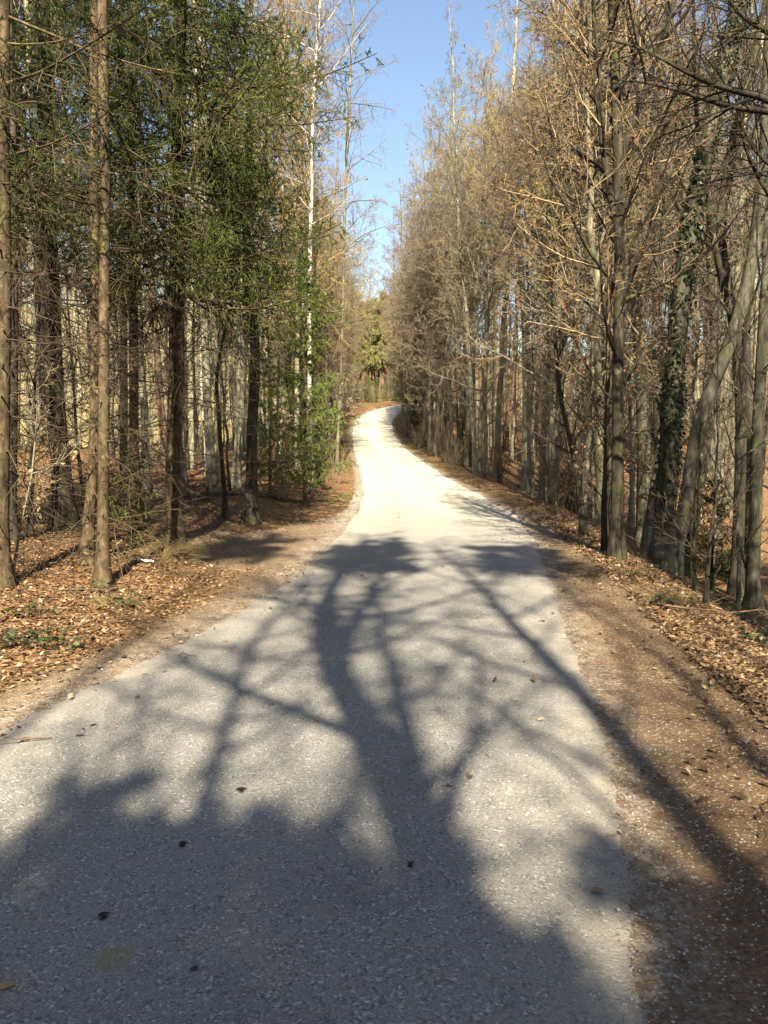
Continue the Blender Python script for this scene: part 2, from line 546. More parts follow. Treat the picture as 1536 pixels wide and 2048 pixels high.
def leaves_on(P, count, size, rg=rng, hang=.5, wid=.55):
    """small folded leaves along paths P (B,n,3): two quads... pointed oval of 4 triangles"""
    B, n, _ = P.shape
    b = rg.integers(0, B, count)
    x = rg.random(count) * (n - 1)
    i = np.minimum(x.astype(int), n - 2)
    f = (x - i)[:, None]
    p = P[b, i] * (1 - f) + P[b, i + 1] * f
    d = nrm(rg.normal(0, 1, (count, 3)) + np.array([0, 0, -hang]))
    return leaf_faces(p, d, size * rg.uniform(.6, 1.3, count), rg, wid)


def leaf_faces(p, d, s, rg=rng, wid=.55, upn=None):
    c = len(p)
    ref = rg.normal(0, 1, (c, 3)) if upn is None else upn
    side = nrm(np.cross(d, ref))
    nn = np.cross(side, d)
    s = s[:, None]
    fold = rg.uniform(.05, .35, (c, 1))
    v0 = p
    v1 = p + d * s * .5 + side * s * wid * .5 + nn * s * fold * .5
    v2 = p + d * s + nn * s * rg.uniform(-.2, .25, (c, 1))
    v3 = p + d * s * .5 - side * s * wid * .5 + nn * s * fold * .5
    V = np.stack([v0, v1, v2, v3], 1).reshape(-1, 3)
    k = np.arange(c)[:, None] * 4
    return V, np.concatenate([k + np.array([[0, 1, 2]]), k + np.array([[0, 2, 3]])])


def needles(P, per, nl, nw, rg=rng, t0=.1, fwd=.7):
    """needle blades bristling round every path"""
    B, n, _ = P.shape
    c = B * per
    b = np.repeat(np.arange(B), per)
    x = (t0 + (1 - t0) * rg.random(c)) * (n - 1)
    i = np.minimum(x.astype(int), n - 2)
    f = (x - i)[:, None]
    p = P[b, i] * (1 - f) + P[b, i + 1] * f
    T = nrm(P[b, i + 1] - P[b, i])
    d = nrm(T * fwd + nrm(rg.normal(0, 1, (c, 3))) * .75)
    side = nrm(np.cross(d, rg.normal(0, 1, (c, 3))))
    L = nl * rg.uniform(.7, 1.3, (c, 1))
    V = np.stack([p - side * nw * .5, p + side * nw * .5, p + d * L], 1).reshape(-1, 3)
    return V, np.arange(c * 3).reshape(c, 3)


# ------------------------------------------------------------------ object helpers
def tag(o, label, cat, group=None):
    o['label'] = label; o['category'] = cat
    if group:
        o['group'] = group
    return o


def empty(name, loc, rz=0, scale=1):
    o = bpy.data.objects.new(name, None)
    COL.objects.link(o)
    o.location = loc; o.rotation_euler = (0, 0, rz)
    o.scale = (scale,) * 3
    o.empty_display_size = .2
    return o


def part(name, me, parent):
    o = bpy.data.objects.new(name, me)
    COL.objects.link(o)
    o.parent = parent
    return o


def plant(kind, meshes, loc, label, cat, group=None, rz=0, scale=1):
    """meshes: list of (part name, mesh). Every plant is an Empty with its own parts."""
    r = empty(kind, loc, rz, scale)
    tag(r, label, cat, group)
    for nm, me in meshes:
        part(nm, me, r)
    return r


def structure(name, me, kind='structure'):
    o = bpy.data.objects.new(name, me)
    COL.objects.link(o)
    o['kind'] = kind
    return o


# ------------------------------------------------------------------ tree recipes (local space, base at origin)
def bare_tree(Ht, r, t0=.4, N1=26, K2=6, K3=5, K4=3, Lmax=2.6, ang=52, up=.12, bark='beech_bark', twig='twig_brown', path=None,
              seed=0, leaves=0, leaf='leaf_dry', lean=(0, 0), wob=.08, bias=None, sides=9, tr=.005, low=0, leafsize=.06, forks=0, rf1=.011):
    g = np.random.default_rng(seed)
    if path is None:
        P, Rr = trunk_path(Ht, r, 18, lean, wob, g)
    else:
        P, Rr = path
    tb = MB()
    V, Q = tubes(P, Rr, sides); tb.add(V, Q)
    stems = [(P, Rr)]
    if forks:
        L0 = np.array([Ht])
        Pf, Rf, Lf = grow(P, Rr, L0, forks, .35, .6, 22, 6, .62, 10, .10, .05, .02, .02, .6, None, .15, .75, g)
        V, Q = tubes(Pf, Rf, 7); tb.add(V, Q)
        stems.append((Pf, Rf))
    cb = MB()
    allP = []
    for si, (SP, SR) in enumerate(stems):
        L0 = np.full(len(SP), Lmax)
        n1 = N1 if si == 0 else max(6, N1 // 2)
        P1, R1, L1 = grow(SP, SR, L0, n1, t0 if si == 0 else .15, .99, ang, 10, 1.0, 8, up, .10, rf1, .006, .35, bias, .25, .6, g)
        V, Q = tubes(P1, R1, 5); cb.add(V, Q, 0)
        P2, R2, L2 = grow(P1, R1, L1, K2, .15, .97, 48, 12, .55, 6, up * .7, .13, .011, tr * .9, .55, None, .35, .7, g)
        V, Q = tubes(P2, R2, 4); cb.add(V, Q, 1)
        P3, R3, L3 = grow(P2, R2, L2, K3, .15, .98, 45, 12, .55, 4, up * .5, .14, .011, tr * .8, .5, None, .5, .8, g)
        V, Q = tubes(P3, R3, 3); cb.add(V, Q, 1)
        allP.append(P3)
        if K4:
            P4, R4, L4 = grow(P3, R3, L3, K4, .2, .98, 42, 12, .6, 3, 0, .12, .011, tr * .7, .3, None, .7, .9, g)
            V, Q = tubes(P4, R4, 3); cb.add(V, Q, 1)
    if low:   # dead sticks on the lower trunk
        P1, R1, L1 = grow(P, Rr, np.array([1.3]), low, .05, t0, 80, 14, 1.0, 5, -.05, .16, .012, .004, .1, None, .35, .5, g)
        V, Q = tubes(P1, R1, 4); cb.add(V, Q, 1)
        P2, R2, L2 = grow(P1, R1, L1, 3, .3, .95, 50, 14, .5, 4, 0, .15, .011, .003, .3, None, .5, .8, g)
        V, Q = tubes(P2, R2, 3); cb.add(V, Q, 1)
    out = [('trunk', tb.mesh('trunk', [M[bark]])), ('crown', cb.mesh('crown', [M[bark], M[twig]]))]
    if leaves:
        lb = MB()
        pool = np.concatenate([p for p in allP])
        if leaves and len(pool):
            # withered leaves keep to the lower, inner sprays
            w = np.exp(-np.maximum(pool[:, 0, 2] - Ht * .45, 0) / (Ht * .18))
            keep = pool[g.random(len(pool)) < w]
            V, Q = leaves_on(keep if len(keep) > 10 else pool, leaves, leafsize, g)
            lb.add(V, Q)
            out.append(('leaves', lb.mesh('leaves', [M[leaf]], False)))
    return out


def spruce(Ht, r, cz, Lmax, nb=120, K2=16, K3=3, nl=.05, nw=.011, per2=10, per3=8, seed=0, bark='spruce_bark', needle='needle_spruce', dead=40,
           deadL=1.6, path=None, sag=-.10, lpow=.75, hang=-.18, elev=88, bias=None, tw='twig_dead', ztop=.985, gapp=0.0, sides=9, br=.0075):
    g = np.random.default_rng(seed)
    if path is None:
        P, Rr = trunk_path(Ht, r, 18, (0, 0), .03, g, .45, .05)
    else:
        P, Rr = path
    tb = MB(); V, Q = tubes(P, Rr, sides); tb.add(V, Q)
    Ps, Rs, Ls = grow(P, Rr, np.array([.10]), 70, .02, .7, 85, 12, 1.0, 3, 0, .1, .12, .004, 0, None, .5, .4, g)
    Ps = Ps + (Ps[:, 1:2] - Ps[:, :1]) * 1.0; V, Q = tubes(Ps, Rs, 4); tb.add(V, Q)
    cb = MB(); nbm = MB()
    t0 = cz / Ht
    P1, R1, L1 = grow(P, Rr, np.array([Lmax]), nb, t0, ztop, elev, 8, 1.0, 9, 0, .04, .012, .006, .0, bias, .2, .5, g)
    # length profile and sag
    tz = np.clip((P1[:, 0, 2] - cz) / (Ht - cz), 0, 1)
    sc_ = np.clip((1 - tz) ** lpow + .05, 0, 1) * g.uniform(.6, 1.1, len(tz))
    if gapp:
        sc_ *= np.where(g.random(len(tz)) < gapp, .35, 1)
    base = P1[:, :1]
    P1 = base + (P1 - base) * sc_[:, None, None]
    L1 = L1 * sc_
    s = np.linspace(0, 1, 9)[None]
    P1[:, :, 2] += L1[:, None] * (sag * 2.2 * s + (-sag) * 1.9 * s ** 2.2) + (L1 * .45 * (tz - .35).clip(0))[:, None] * s
    R1 = np.maximum(np.minimum(R1, (L1 * .008)[:, None] * np.linspace(1, .25, 9)[None]), .003)
    V, Q = tubes(P1, R1, 4); cb.add(V, Q, 0)
    P2, R2, L2 = grow(P1, R1, L1, K2, .22, .99, 58, 8, .35, 5, hang, .05, .012, .0025, .55, None, .5, .8, g, flat=.85)
    V, Q = tubes(P2, R2, 3); cb.add(V, Q, 0)
    V, Q = tubes(P2, np.full((len(P2), 1), br) * np.array([[.35, .8, 1, .9, .3]]), 3); nbm.add(V, Q)
    V, Q = needles(P2, per2, nl, nw, g, .1, 1.0); nbm.add(V, Q)
    V, Q = needles(P1, per2, nl, nw, g, .45); nbm.add(V, Q)
    if K3:
        P3, R3, L3 = grow(P2, R2, L2, K3, .15, .95, 48, 10, .5, 3, hang, .05, .012, .002, .4, None, .6, .8, g, flat=.6)
        V, Q = tubes(P3, np.full((len(P3), 1), br) * np.array([[.6, 1, .3]]), 3); nbm.add(V, Q)
        V, Q = needles(P3, per3, nl, nw, g, 0, 1.0); nbm.add(V, Q)
    if dead:
        Pd, Rd_, Ld = grow(P, Rr, np.array([deadL]), dead, .06, min(t0 + .12, .9), 97, 16, 1.0, 7, -.03, .13, .0045, .0035, .0, None, .4, .4, g)
        V, Q = tubes(Pd, Rd_, 4); cb.add(V, Q, 1)
        P2, R2, L2 = grow(Pd, Rd_, Ld, 7, .2, .95, 50, 14, .45, 4, -.14, .16, .006, .0026, .3, None, .5, .8, g)
        V, Q = tubes(P2, R2, 3); cb.add(V, Q, 1)
        P3, R3, L3 = grow(P2, R2, L2, 4, .2, .95, 50, 14, .6, 3, -.15, .16, .006, .002, .3, None, .6, .9, g)
        V, Q = tubes(P3, R3, 3); cb.add(V, Q, 1)
    crown = cb
    off = crown.n
    for Vn in nbm.v:
        pass
    k = 0
    for Vn, (Fn, _) in zip(nbm.v, nbm.f):
        crown.add(Vn, Fn - k, 2); k += len(Vn)
    return [('trunk', tb.mesh('trunk', [M[bark]])), ('crown', crown.mesh('crown', [M[bark], M[tw], M[needle]]))]


def pine(Ht, r, cz, Lmax, nb=40, seed=0, nl=.16, nw=.03, bark='pine_bark', K2=7, K3=4, per=16, dead=14):
    g = np.random.default_rng(seed)
    P, Rr = trunk_path(Ht, r, 18, (g.normal(0, .01), g.normal(0, .01)), .04, g, .3, .1)
    tb = MB(); V, Q = tubes(P, Rr, 8); tb.add(V, Q)
    cb = MB()
    P1, R1, L1 = grow(P, Rr, np.array([Lmax]), nb, cz / Ht, .99, 68, 12, 1.0, 7, .10, .10, .014, .008, .25, None, .25, .5, g)
    V, Q = tubes(P1, R1, 4); cb.add(V, Q, 0)
    P2, R2, L2 = grow(P1, R1, L1, K2, .3, .98, 45, 12, .45, 4, .12, .10, .014, .004, .4, None, .4, .7, g)
    V, Q = tubes(P2, R2, 3); cb.add(V, Q, 0)
    P3, R3, L3 = grow(P2, R2, L2, K3, .3, .98, 40, 12, .6, 3, .15, .1, .014, .003, .3, None, .6, .8, g)
    for p, t in ((P2, .4), (P3, .0)):
        V, Q = needles(p, per, nl, nw, g, t, .5); cb.add(V, Q, 2)
    if dead:
        Pd, Rd_, Ld = grow(P, Rr, np.array([1.0]), dead, .12, cz / Ht, 90, 14, 1.0, 4, 0, .12, .012, .004, 0, None, .3, .4, g)
        V, Q = tubes(Pd, Rd_, 3); cb.add(V, Q, 1)
    return [('trunk', tb.mesh('trunk', [M[bark]])), ('crown', cb.mesh('crown', [M[bark], M['twig_dead'], M['needle_pine']]))]


def bush(Ht, stems=9, seed=0, twig='twig_brown', leaves=0, leaf='leaf_dry', spread=.45, tr=.004, leafsize=.05):
    """many thin stems from one root"""
    g = np.random.default_rng(seed)
    n = 8
    a = g.random(stems) * 6.28
    lean = g.uniform(.05, spread, stems)
    D = np.stack([np.cos(a) * lean, np.sin(a) * lean, np.ones(stems)], -1)
    D = nrm(D)
    P = np.empty((stems, n, 3)); P[:, 0] = np.stack([np.cos(a) * .08, np.sin(a) * .08, np.full(stems, -.12)], -1)
    L = Ht * g.uniform(.55, 1.05, stems)
    for s in range(1, n):
        D = nrm(D + g.normal(0, .09, D.shape))
        P[:, s] = P[:, s - 1] + D * (L / (n - 1))[:, None]
    R0 = np.maximum(L * .006, .006)[:, None] * np.linspace(1, .3, n)[None]
    tb = MB(); V, Q = tubes(P, R0, 5); tb.add(V, Q)
    P1, R1, L1 = grow(P, R0, L, 9, .12, .98, 45, 12, .38, 5, .06, .12, .010, tr, .4, None, .4, .7, g)
    cb = MB()
    V, Q = tubes(P1, R1, 3); cb.add(V, Q)
    P2, R2, L2 = grow(P1, R1, L1, 5, .2, .98, 45, 12, .5, 3, .02, .12, .01, tr * .8, .3, None, .6, .8, g)
    V, Q = tubes(P2, R2, 3); cb.add(V, Q)
    out = [('stem', tb.mesh('stem', [M[twig]])), ('crown', cb.mesh('crown', [M[twig]]))]
    if leaves:
        lb = MB(); V, Q = leaves_on(np.concatenate([P2]), leaves, leafsize, g); lb.add(V, Q)
        out.append(('leaves', lb.mesh('leaves', [M[leaf]], False)))
    return out


def trunk_from_px(pts_, Y, r0, taper_to=.75, foot=None, lean_y=0.0, n=22, flare=.7):
    """trunk running through picture points at depth Y, in space local to its foot. pts_: list of (px,py) from the top down or bottom up"""
    pts_ = sorted(pts_, key=lambda q: -q[1])
    W = np.array([pt(px, py, Y) for px, py in pts_])
    foot = W[0].copy() if foot is None else foot
    gz = float(ground_z(foot[0], foot[1]))
    W[0, 2] = min(W[0, 2], gz)
    zz = np.linspace(gz - .3, W[-1, 2], n)
    xs = np.interp(zz, W[:, 2], W[:, 0]) + .5 * r0 * np.convolve(np.random.default_rng(int(abs(W[0, 0]) * 997)).normal(0, .5, n + 4), np.ones(5) / 5, 'valid'); ks = np.array([.25, .5, .25])
    xs[1:-1] = np.convolve(xs, ks, 'valid')
    P = np.stack([xs, np.full(n, Y) + lean_y * (zz - gz), zz], -1)
    t = (zz - gz).clip(0) / (zz[-1] - gz)
    Rr = r0 * (1 + (taper_to - 1) * t) * (1 + flare * 1.5 * np.exp(-(zz - gz).clip(0) / .28))
    o = np.array([xs[1], Y, gz])
    return (P - o)[None], Rr[None], o, zz[-1] - gz


def extend_up(P, Rr, add, n=8, wob=.05, rg=rng):
    """carry a trunk on above the picture"""
    d = nrm(P[0, -1] - P[0, -3])
    d = nrm(d + np.array([0, 0, .6]))
    q = [P[0, -1]]
    for s in range(n):
        d = nrm(d + rg.normal(0, wob, 3) + np.array([0, 0, .1]))
        q.append(q[-1] + d * add / n)
    q = np.array(q[1:])
    rr = Rr[0, -1] * np.linspace(1, .12, n + 1)[1:]
    return np.concatenate([P[0], q])[None], np.concatenate([Rr[0], rr])[None]

# ------------------------------------------------------------------ ground sheet
def axis(lo, hi, fine, n_out, grow_):
    a = [0.0]
    while a[-1] < hi:
        x = a[-1]; a.append(x + (fine if x < n_out else fine + (x - n_out) * grow_))
    b = [0.0]
    while b[-1] > lo:
        x = b[-1]; b.append(x - (fine if -x < n_out else fine + (-x - n_out) * grow_))
    return np.array(b[::-1][:-1] + a)


gx = axis(-260, 260, .16, 7, .055)
gyv = axis(-60, 420, .16, 14, .03)
X, Y = np.meshgrid(gx, gyv)
Z = ground_z(X, Y)
ny, nx = X.shape
gb = MB()
idx = np.arange(ny * nx).reshape(ny, nx)
gb.add(np.stack([X, Y, Z], -1), np.stack([idx[:-1, :-1], idx[:-1, 1:], idx[1:, 1:], idx[1:, :-1]], -1).reshape(-1, 4))
gm = gb.mesh('ground', [M['ground']])


def dirt_width_left(y): return np.interp(y, [-5, 4, 8, 10, 11.3, 14, 16, 18, 20, 26, 40, 100], [.6, .52, .55, .7, 2.2, 2.4, 1.3, .45, .3, .25, .3, .3])
def dirt_width_right(y): return np.interp(y, [-5, 2.5, 4, 6, 9, 14, 20, 30, 100], [1.5, 1.35, 1.05, .85, .8, .6, .4, .25, .25])


def set_attr(me, name, v):
    a = me.attributes.new(name, 'FLOAT', 'POINT')
    a.data.foreach_set('value', np.asarray(v, np.float32).reshape(-1))


DL = XL(Y) - X; DR = X - XR(Y)
wl, wr = dirt_width_left(Y), dirt_width_right(Y)
dirt = np.where(DL > 0, 1 - sstep(wl - .25, wl + .25, DL), np.where(DR > 0, 1 - sstep(wr - .25, wr + .25, DR), 1))
set_attr(gm, 'dirt', dirt)
grav = np.where(DL > 0, (1 - sstep(.1, .5, DL)) * .5 + .06 * sstep(10, 12, Y) * (1 - sstep(16, 19, Y)) * (1 - sstep(1.2, 2.4, DL)) + .75 * np.exp(-((Y - 22) / 4) ** 2) * (1 - sstep(.6, 1.1, DL)),
                np.where(DR > 0, (1 - sstep(.0, .35, DR)) * .6, .5))
set_attr(gm, 'gravel', np.clip(grav, 0, 1))
gr = np.exp(-((DR - wr - .15) / .3) ** 2) * sstep(3, 6, Y) + .6 * np.exp(-((DL - wl - .1) / .25) ** 2) + .8 * np.exp(-((DR - .3) / .25) ** 2) * sstep(28, 34, Y)
set_attr(gm, 'grass', np.clip(gr, 0, 1))
set_attr(gm, 'straw', .85 * sstep(26, 36, Y) * sstep(7, 12, -X))
structure('ground', gm)

# ------------------------------------------------------------------ road sheet with frayed edges
ry = np.concatenate([np.arange(-20, 1.5, .25), np.arange(1.5, 14, .035), np.arange(14, 40, .1), np.arange(40, 112, .2)])
u = np.concatenate([np.linspace(0, .06, 5), np.linspace(.1, .9, 9), np.linspace(.94, 1, 5)])
g = np.random.default_rng(5)


def fray(y, s):
    return .03 * np.sin(y * 1.3 + s) + .012 * np.sin(y * 5.7 + 2 * s) + .008 * np.sin(y * 17.7 + s) + g.normal(0, .011, len(y))


xl = XL(ry) + fray(ry, 1.0); xr = XR(ry) + fray(ry, 2.3)
RX = xl[:, None] + (xr - xl)[:, None] * u[None]
RY = np.broadcast_to(ry[:, None], RX.shape)
edge_d = np.minimum(RX - xl[:, None], xr[:, None] - RX)
RZ = road_z(RY) + .004 + .008 * sstep(0, .3, edge_d) - .010 * (1 - sstep(0, .10, edge_d))
rb = MB()
n0, n1 = RX.shape
idx = np.arange(n0 * n1).reshape(n0, n1)
rb.add(np.stack([RX, RY, RZ], -1), np.stack([idx[:-1, :-1], idx[:-1, 1:], idx[1:, 1:], idx[1:, :-1]], -1).reshape(-1, 4))
rm = rb.mesh('road', [M['road']])
set_attr(rm, 'edge', 1 - sstep(.02, .5, edge_d))
uu_ = np.broadcast_to(u[None], RX.shape)
set_attr(rm, 'track', np.exp(-((uu_ - .27) / .09) ** 2) + np.exp(-((uu_ - .73) / .09) ** 2))
set_attr(rm, 'sand', sstep(9, 24, RY))  # mask for the sunlight painted on the far stretch
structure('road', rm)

# ------------------------------------------------------------------ loose stuff on the ground
def scatter(n, fy, side, fd):
    """n points: Y from fy, distance from the road edge from fd"""
    y = fy(n); d = fd(n, y)
    x = np.where(side < 0, XL(y) - d, XR(y) + d)
    return x, y


def in_view(x, y, mx=.56):
    return (np.abs(x) < mx * y + .6)


# fallen leaves, real ones, near the viewer
def leaf_bed(n, side, g, ymin, ymax):
    y = ymin + (ymax - ymin) * g.random(n) ** 1.5
    if side < 0:
        d = dirt_width_left(y) - .12 + np.where(g.random(n) < .10, -g.exponential(.28, n), np.where((g.random(n) < .16) & (y > 9.5), -2.2 * g.random(n), 0)) + g.random(n) ** .8 * (y * .52 + 1.0)
        x = XL(y) - d
    else:
        d = dirt_width_right(y) - .10 - g.exponential(.32, n) * (g.random(n) < .10) + g.random(n) ** 1.2 * 4.0
        x = XR(y) + d
    k = in_view(x, y)
    return x[k], y[k]


g = np.random.default_rng(21)
parts_ = [leaf_bed(80000, -1, g, 3.2, 17), leaf_bed(76000, 1, g, 3.0, 17), leaf_bed(14000, -1, g, 17, 30), leaf_bed(12000, 1, g, 17, 30)]
lx = np.concatenate([p[0] for p in parts_]); ly = np.concatenate([p[1] for p in parts_])
clump = np.sin(lx * 2.1 + ly * 1.3) * np.sin(ly * 2.7 - lx) + np.sin(lx * 5.1 - ly * 3.3) * .5
k = g.random(len(lx)) < np.clip(.75 + clump * .35, .15, 1)
lx, ly = lx[k], ly[k]
n = len(lx)
lz = np.maximum(ground_z(lx, ly) + g.uniform(.004, .03, n), np.where((lx < XR(ly)) & (lx > XL(ly)), road_z(ly) + .02, -9))
az = g.random(n) * 6.283
til = g.normal(0, .35, n)
d = np.stack([np.cos(az) * np.cos(til), np.sin(az) * np.cos(til), np.sin(til)], -1)
up = nrm(np.stack([g.normal(0, .35, n), g.normal(0, .35, n), np.ones(n)], -1))
lb = MB()
V, Q = leaf_faces(np.stack([lx, ly, lz], -1), d, g.uniform(.022, .062, n), g, .6, up)
lb.add(V, Q)
structure('fallen_leaves', lb.mesh('fallen_leaves', [M['leaf_litter']], False), 'stuff')

# twigs shed among the leaves
g = np.random.default_rng(23)
k = g.choice(len(lx), 2600, replace=False)
a = g.random(2600) * 6.283; Ls = g.uniform(.06, .4, 2600)
p0 = np.stack([lx[k], ly[k], lz[k] + .012], -1)
dv = np.stack([np.cos(a), np.sin(a), g.normal(.0, .10, 2600)], -1) * Ls[:, None]
Pt = np.stack([p0 - dv * .5, p0 - dv * .15 + g.normal(0, .012, (2600, 3)), p0 + dv * .2 + g.normal(0, .012, (2600, 3)), p0 + dv * .5], 1)
tb_ = MB(); V, Q = tubes(Pt, g.uniform(.0014, .0045, (2600, 1)) * np.array([[1, .9, .8, .5]]), 4); tb_.add(V, Q)
structure('twig_litter', tb_.mesh('twig_litter', [M['twig_dead']]), 'stuff')

# stone chips
def stones(n, g):
    y = 1.7 + 11 * g.random(n) ** 1.9
    s = g.random(n) < .58
    dR = np.where(g.random(n) < .5, g.normal(.02, .07, n), g.random(n) * dirt_width_right(y))
    dL = np.where(g.random(n) < .6, g.normal(.03, .16, n), g.random(n) * dirt_width_left(y))
    x = np.where(s, XR(y) + dR, XL(y) - dL)
    k = in_view(x, y)
    x, y = x[k], y[k]
    n = len(x)
    r = .0014 + g.exponential(.0017, n).clip(0, .009)
    O = np.array([[1, 0, 0], [0, 1, 0], [-1, 0, 0], [0, -1, 0], [0, 0, 1], [0, 0, -1]], float)
    Fc = np.array([[0, 1, 4], [1, 2, 4], [2, 3, 4], [3, 0, 4], [1, 0, 5], [2, 1, 5], [3, 2, 5], [0, 3, 5]])
    V = O[None] * r[:, None, None] * g.uniform(.55, 1.35, (n, 6, 1)) * np.array([1, 1, .65])
    a = g.random(n) * 6.283; c, s_ = np.cos(a), np.sin(a)
    V = np.stack([V[..., 0] * c[:, None] - V[..., 1] * s_[:, None], V[..., 0] * s_[:, None] + V[..., 1] * c[:, None], V[..., 2]], -1)
    onroad = (x > XL(y)) & (x < XR(y))
    z = np.where(onroad, road_z(y) + .010, ground_z(x, y)) + r * .35
    V = V + np.stack([x, y, z], -1)[:, None]
    return V.reshape(-1, 3), (np.arange(n)[:, None, None] * 6 + Fc[None]).reshape(-1, 3)


sb = MB()
V, Q = stones(10000, np.random.default_rng(31)); sb.add(V, Q)
structure('gravel', sb.mesh('gravel', [M['stone']], False), 'stuff')

# brown needles and straw shed on the shoulders
g = np.random.default_rng(33)
n = 26000
y = 1.8 + 9 * g.random(n) ** 1.8
s = g.random(n) < .72
x = np.where(g.random(n) < .06, XL(y) + g.random(n) * (XR(y) - XL(y)), np.where(s, XR(y) - .05 + g.random(n) * (dirt_width_right(y) * 1.1 + .05), XL(y) + .05 - g.random(n) * dirt_width_left(y)))
k = in_view(x, y); x, y = x[k], y[k]; n = len(x)
a = g.random(n) * 6.283; L = g.uniform(.015, .05, n)
p = np.stack([x, y, np.where((x < XR(y)) & (x > XL(y)), np.maximum(road_z(y) + .013, ground_z(x, y)), ground_z(x, y) + .004)], -1)
dv = np.stack([np.cos(a), np.sin(a), g.normal(.05, .12, n)], -1) * L[:, None]
P = np.stack([p, p + dv * .5 + np.array([0, 0, .003]), p + dv], 1)
nb_ = MB(); V, Q = tubes(P, np.full((n, 3), .0007), 3); nb_.add(V, Q)
structure('fallen_needles', nb_.mesh('fallen_needles', [M['needle_brown']], False), 'stuff')

# ------------------------------------------------------------------ meshes of the copied trees
VAR = {}
VAR['beech'] = [bare_tree(19 + i, .11 + .012 * i, .42, 30, 7, 6, 2, 2.3, 50, .13, 'beech_bark', ['twig_gold', 'twig_grey', 'twig_purple', 'twig_brown'][i], seed=100 + i, low=8, forks=[0, 1, 0, 1][i], tr=.0072, wob=.06) for i in range(4)]
VAR['pale'] = [bare_tree(18 + i, .10 + .01 * i, .45, 26, 6, 5, 3, 2.0, 46, .15, 'pale_bark', ['twig_grey', 'twig_brown', 'twig_grey'][i], seed=120 + i, low=5, tr=.0072, wob=.07, forks=i % 2) for i in range(3)]
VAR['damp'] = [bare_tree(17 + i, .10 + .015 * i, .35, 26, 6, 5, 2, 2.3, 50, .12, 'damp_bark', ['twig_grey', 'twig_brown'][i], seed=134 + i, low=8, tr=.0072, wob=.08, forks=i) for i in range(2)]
VAR['far_pale'] = [bare_tree(13 + i, .10 + .01 * i, .25, 26, 6, 5, 2, 2.2, 48, .15, 'pale_bark', 'twig_pale', seed=130 + i, low=5, tr=.008, wob=.07, forks=1) for i in range(2)]
VAR['hedge'] = [bare_tree(13 + 1.5 * i, .085 + .008 * i, [.22, .12, .3, .18][i], 40, 8, 6, 3, 2.9, 66, .06, 'beech_bark', ['twig_brown', 'twig_grey', 'twig_gold', 'twig_purple'][i], seed=140 + i, tr=.0075, wob=.09, forks=[1, 2, 1, 2][i], leaves=[0, 0, 1500, 900][i]) for i in range(4)]
VAR['pine'] = [pine(18 + i, .13, 11 + i, 2.3, seed=160 + i) for i in range(3)]
VAR['young_pine'] = [pine(12 + i, .09, 2.8 + .6 * i, 2.2, nb=70, seed=170 + i, nl=.22, nw=.05, K2=8, K3=4, per=14, dead=4) for i in range(2)]
VAR['fir'] = [spruce(17 + 2 * i, .14, 3.5 + 2 * i, 2.2, nb=190, K2=13, K3=3, nl=.08, nw=.018, br=.014, per2=13, per3=9, seed=180 + i, dead=40, deadL=1.8, tw='twig_dark') for i in range(2)]
VAR['small_fir'] = [spruce(2.6 + .9 * i, .03, .25, .8 + .2 * i, nb=60, K2=12, K3=3, nl=.045, nw=.012, per2=10, per3=7, seed=190 + i, dead=0, sag=-.04, hang=-.05, needle=['needle_spruce', 'needle_young'][i]) for i in range(2)]
VAR['shrub'] = [bush(2.2 + .5 * i, 10 + i, 200 + i, ['twig_brown', 'twig_grey', 'twig_dark'][i], leaves=[0, 0, 160][i]) for i in range(3)]
VAR['bramble'] = [bush(1.3 + .3 * i, 14, 220 + i, ['twig_dark', 'twig_brown'][i], leaves=[60, 120][i], spread=1.1) for i in range(2)]
VAR['pole'] = [bare_tree(8 + i, .035 + .006 * i, .2, 22, 5, 4, 0, 1.5, 52, .12, ['beech_bark', 'dark_bark'][i], ['twig_grey', 'twig_dark'][i], seed=210 + i, tr=.005, wob=.14) for i in range(2)]

# ------------------------------------------------------------------ trees one can point at
def wood_tree(kind, px_pts, base, r_px, label, cat, mk, add=4.0, Y=None, taper=.8, ly=0.0, flare=.65, wid_up=None, extra=None):
    """tree whose trunk runs where the photograph shows it, grown on above"""
    foot = ground_at(*base) if Y is None else None
    if foot is None:
        q = pt(base[0], base[1], Y); foot = np.array([q[0], Y, float(ground_z(q[0], Y))])
    r = r_px * .5 / F * foot[1]
    P, Rr, o, h = trunk_from_px([base] + px_pts, foot[1], r, taper, None, ly, flare=flare)
    if add:
        P, Rr = extend_up(P, Rr, add, rg=np.random.default_rng(int(base[0])))
    meshes = mk(P, Rr)
    if extra:
        meshes += extra(P, Rr)
    return plant(kind, meshes, o, label, cat)


def conifer(cz, Lmax, seed, Ht=None, **kw):
    def f(P, Rr):
        top = P[0, -1, 2]
        return spruce(top, 0, cz, Lmax, path=(P, Rr), seed=seed, **kw)
    return f


def leafless(t0, N1, Lmax, seed, **kw):
    def f(P, Rr):
        return bare_tree(P[0, -1, 2], 0, t0, N1, Lmax=Lmax, path=(P, Rr), seed=seed, **kw)
    return f


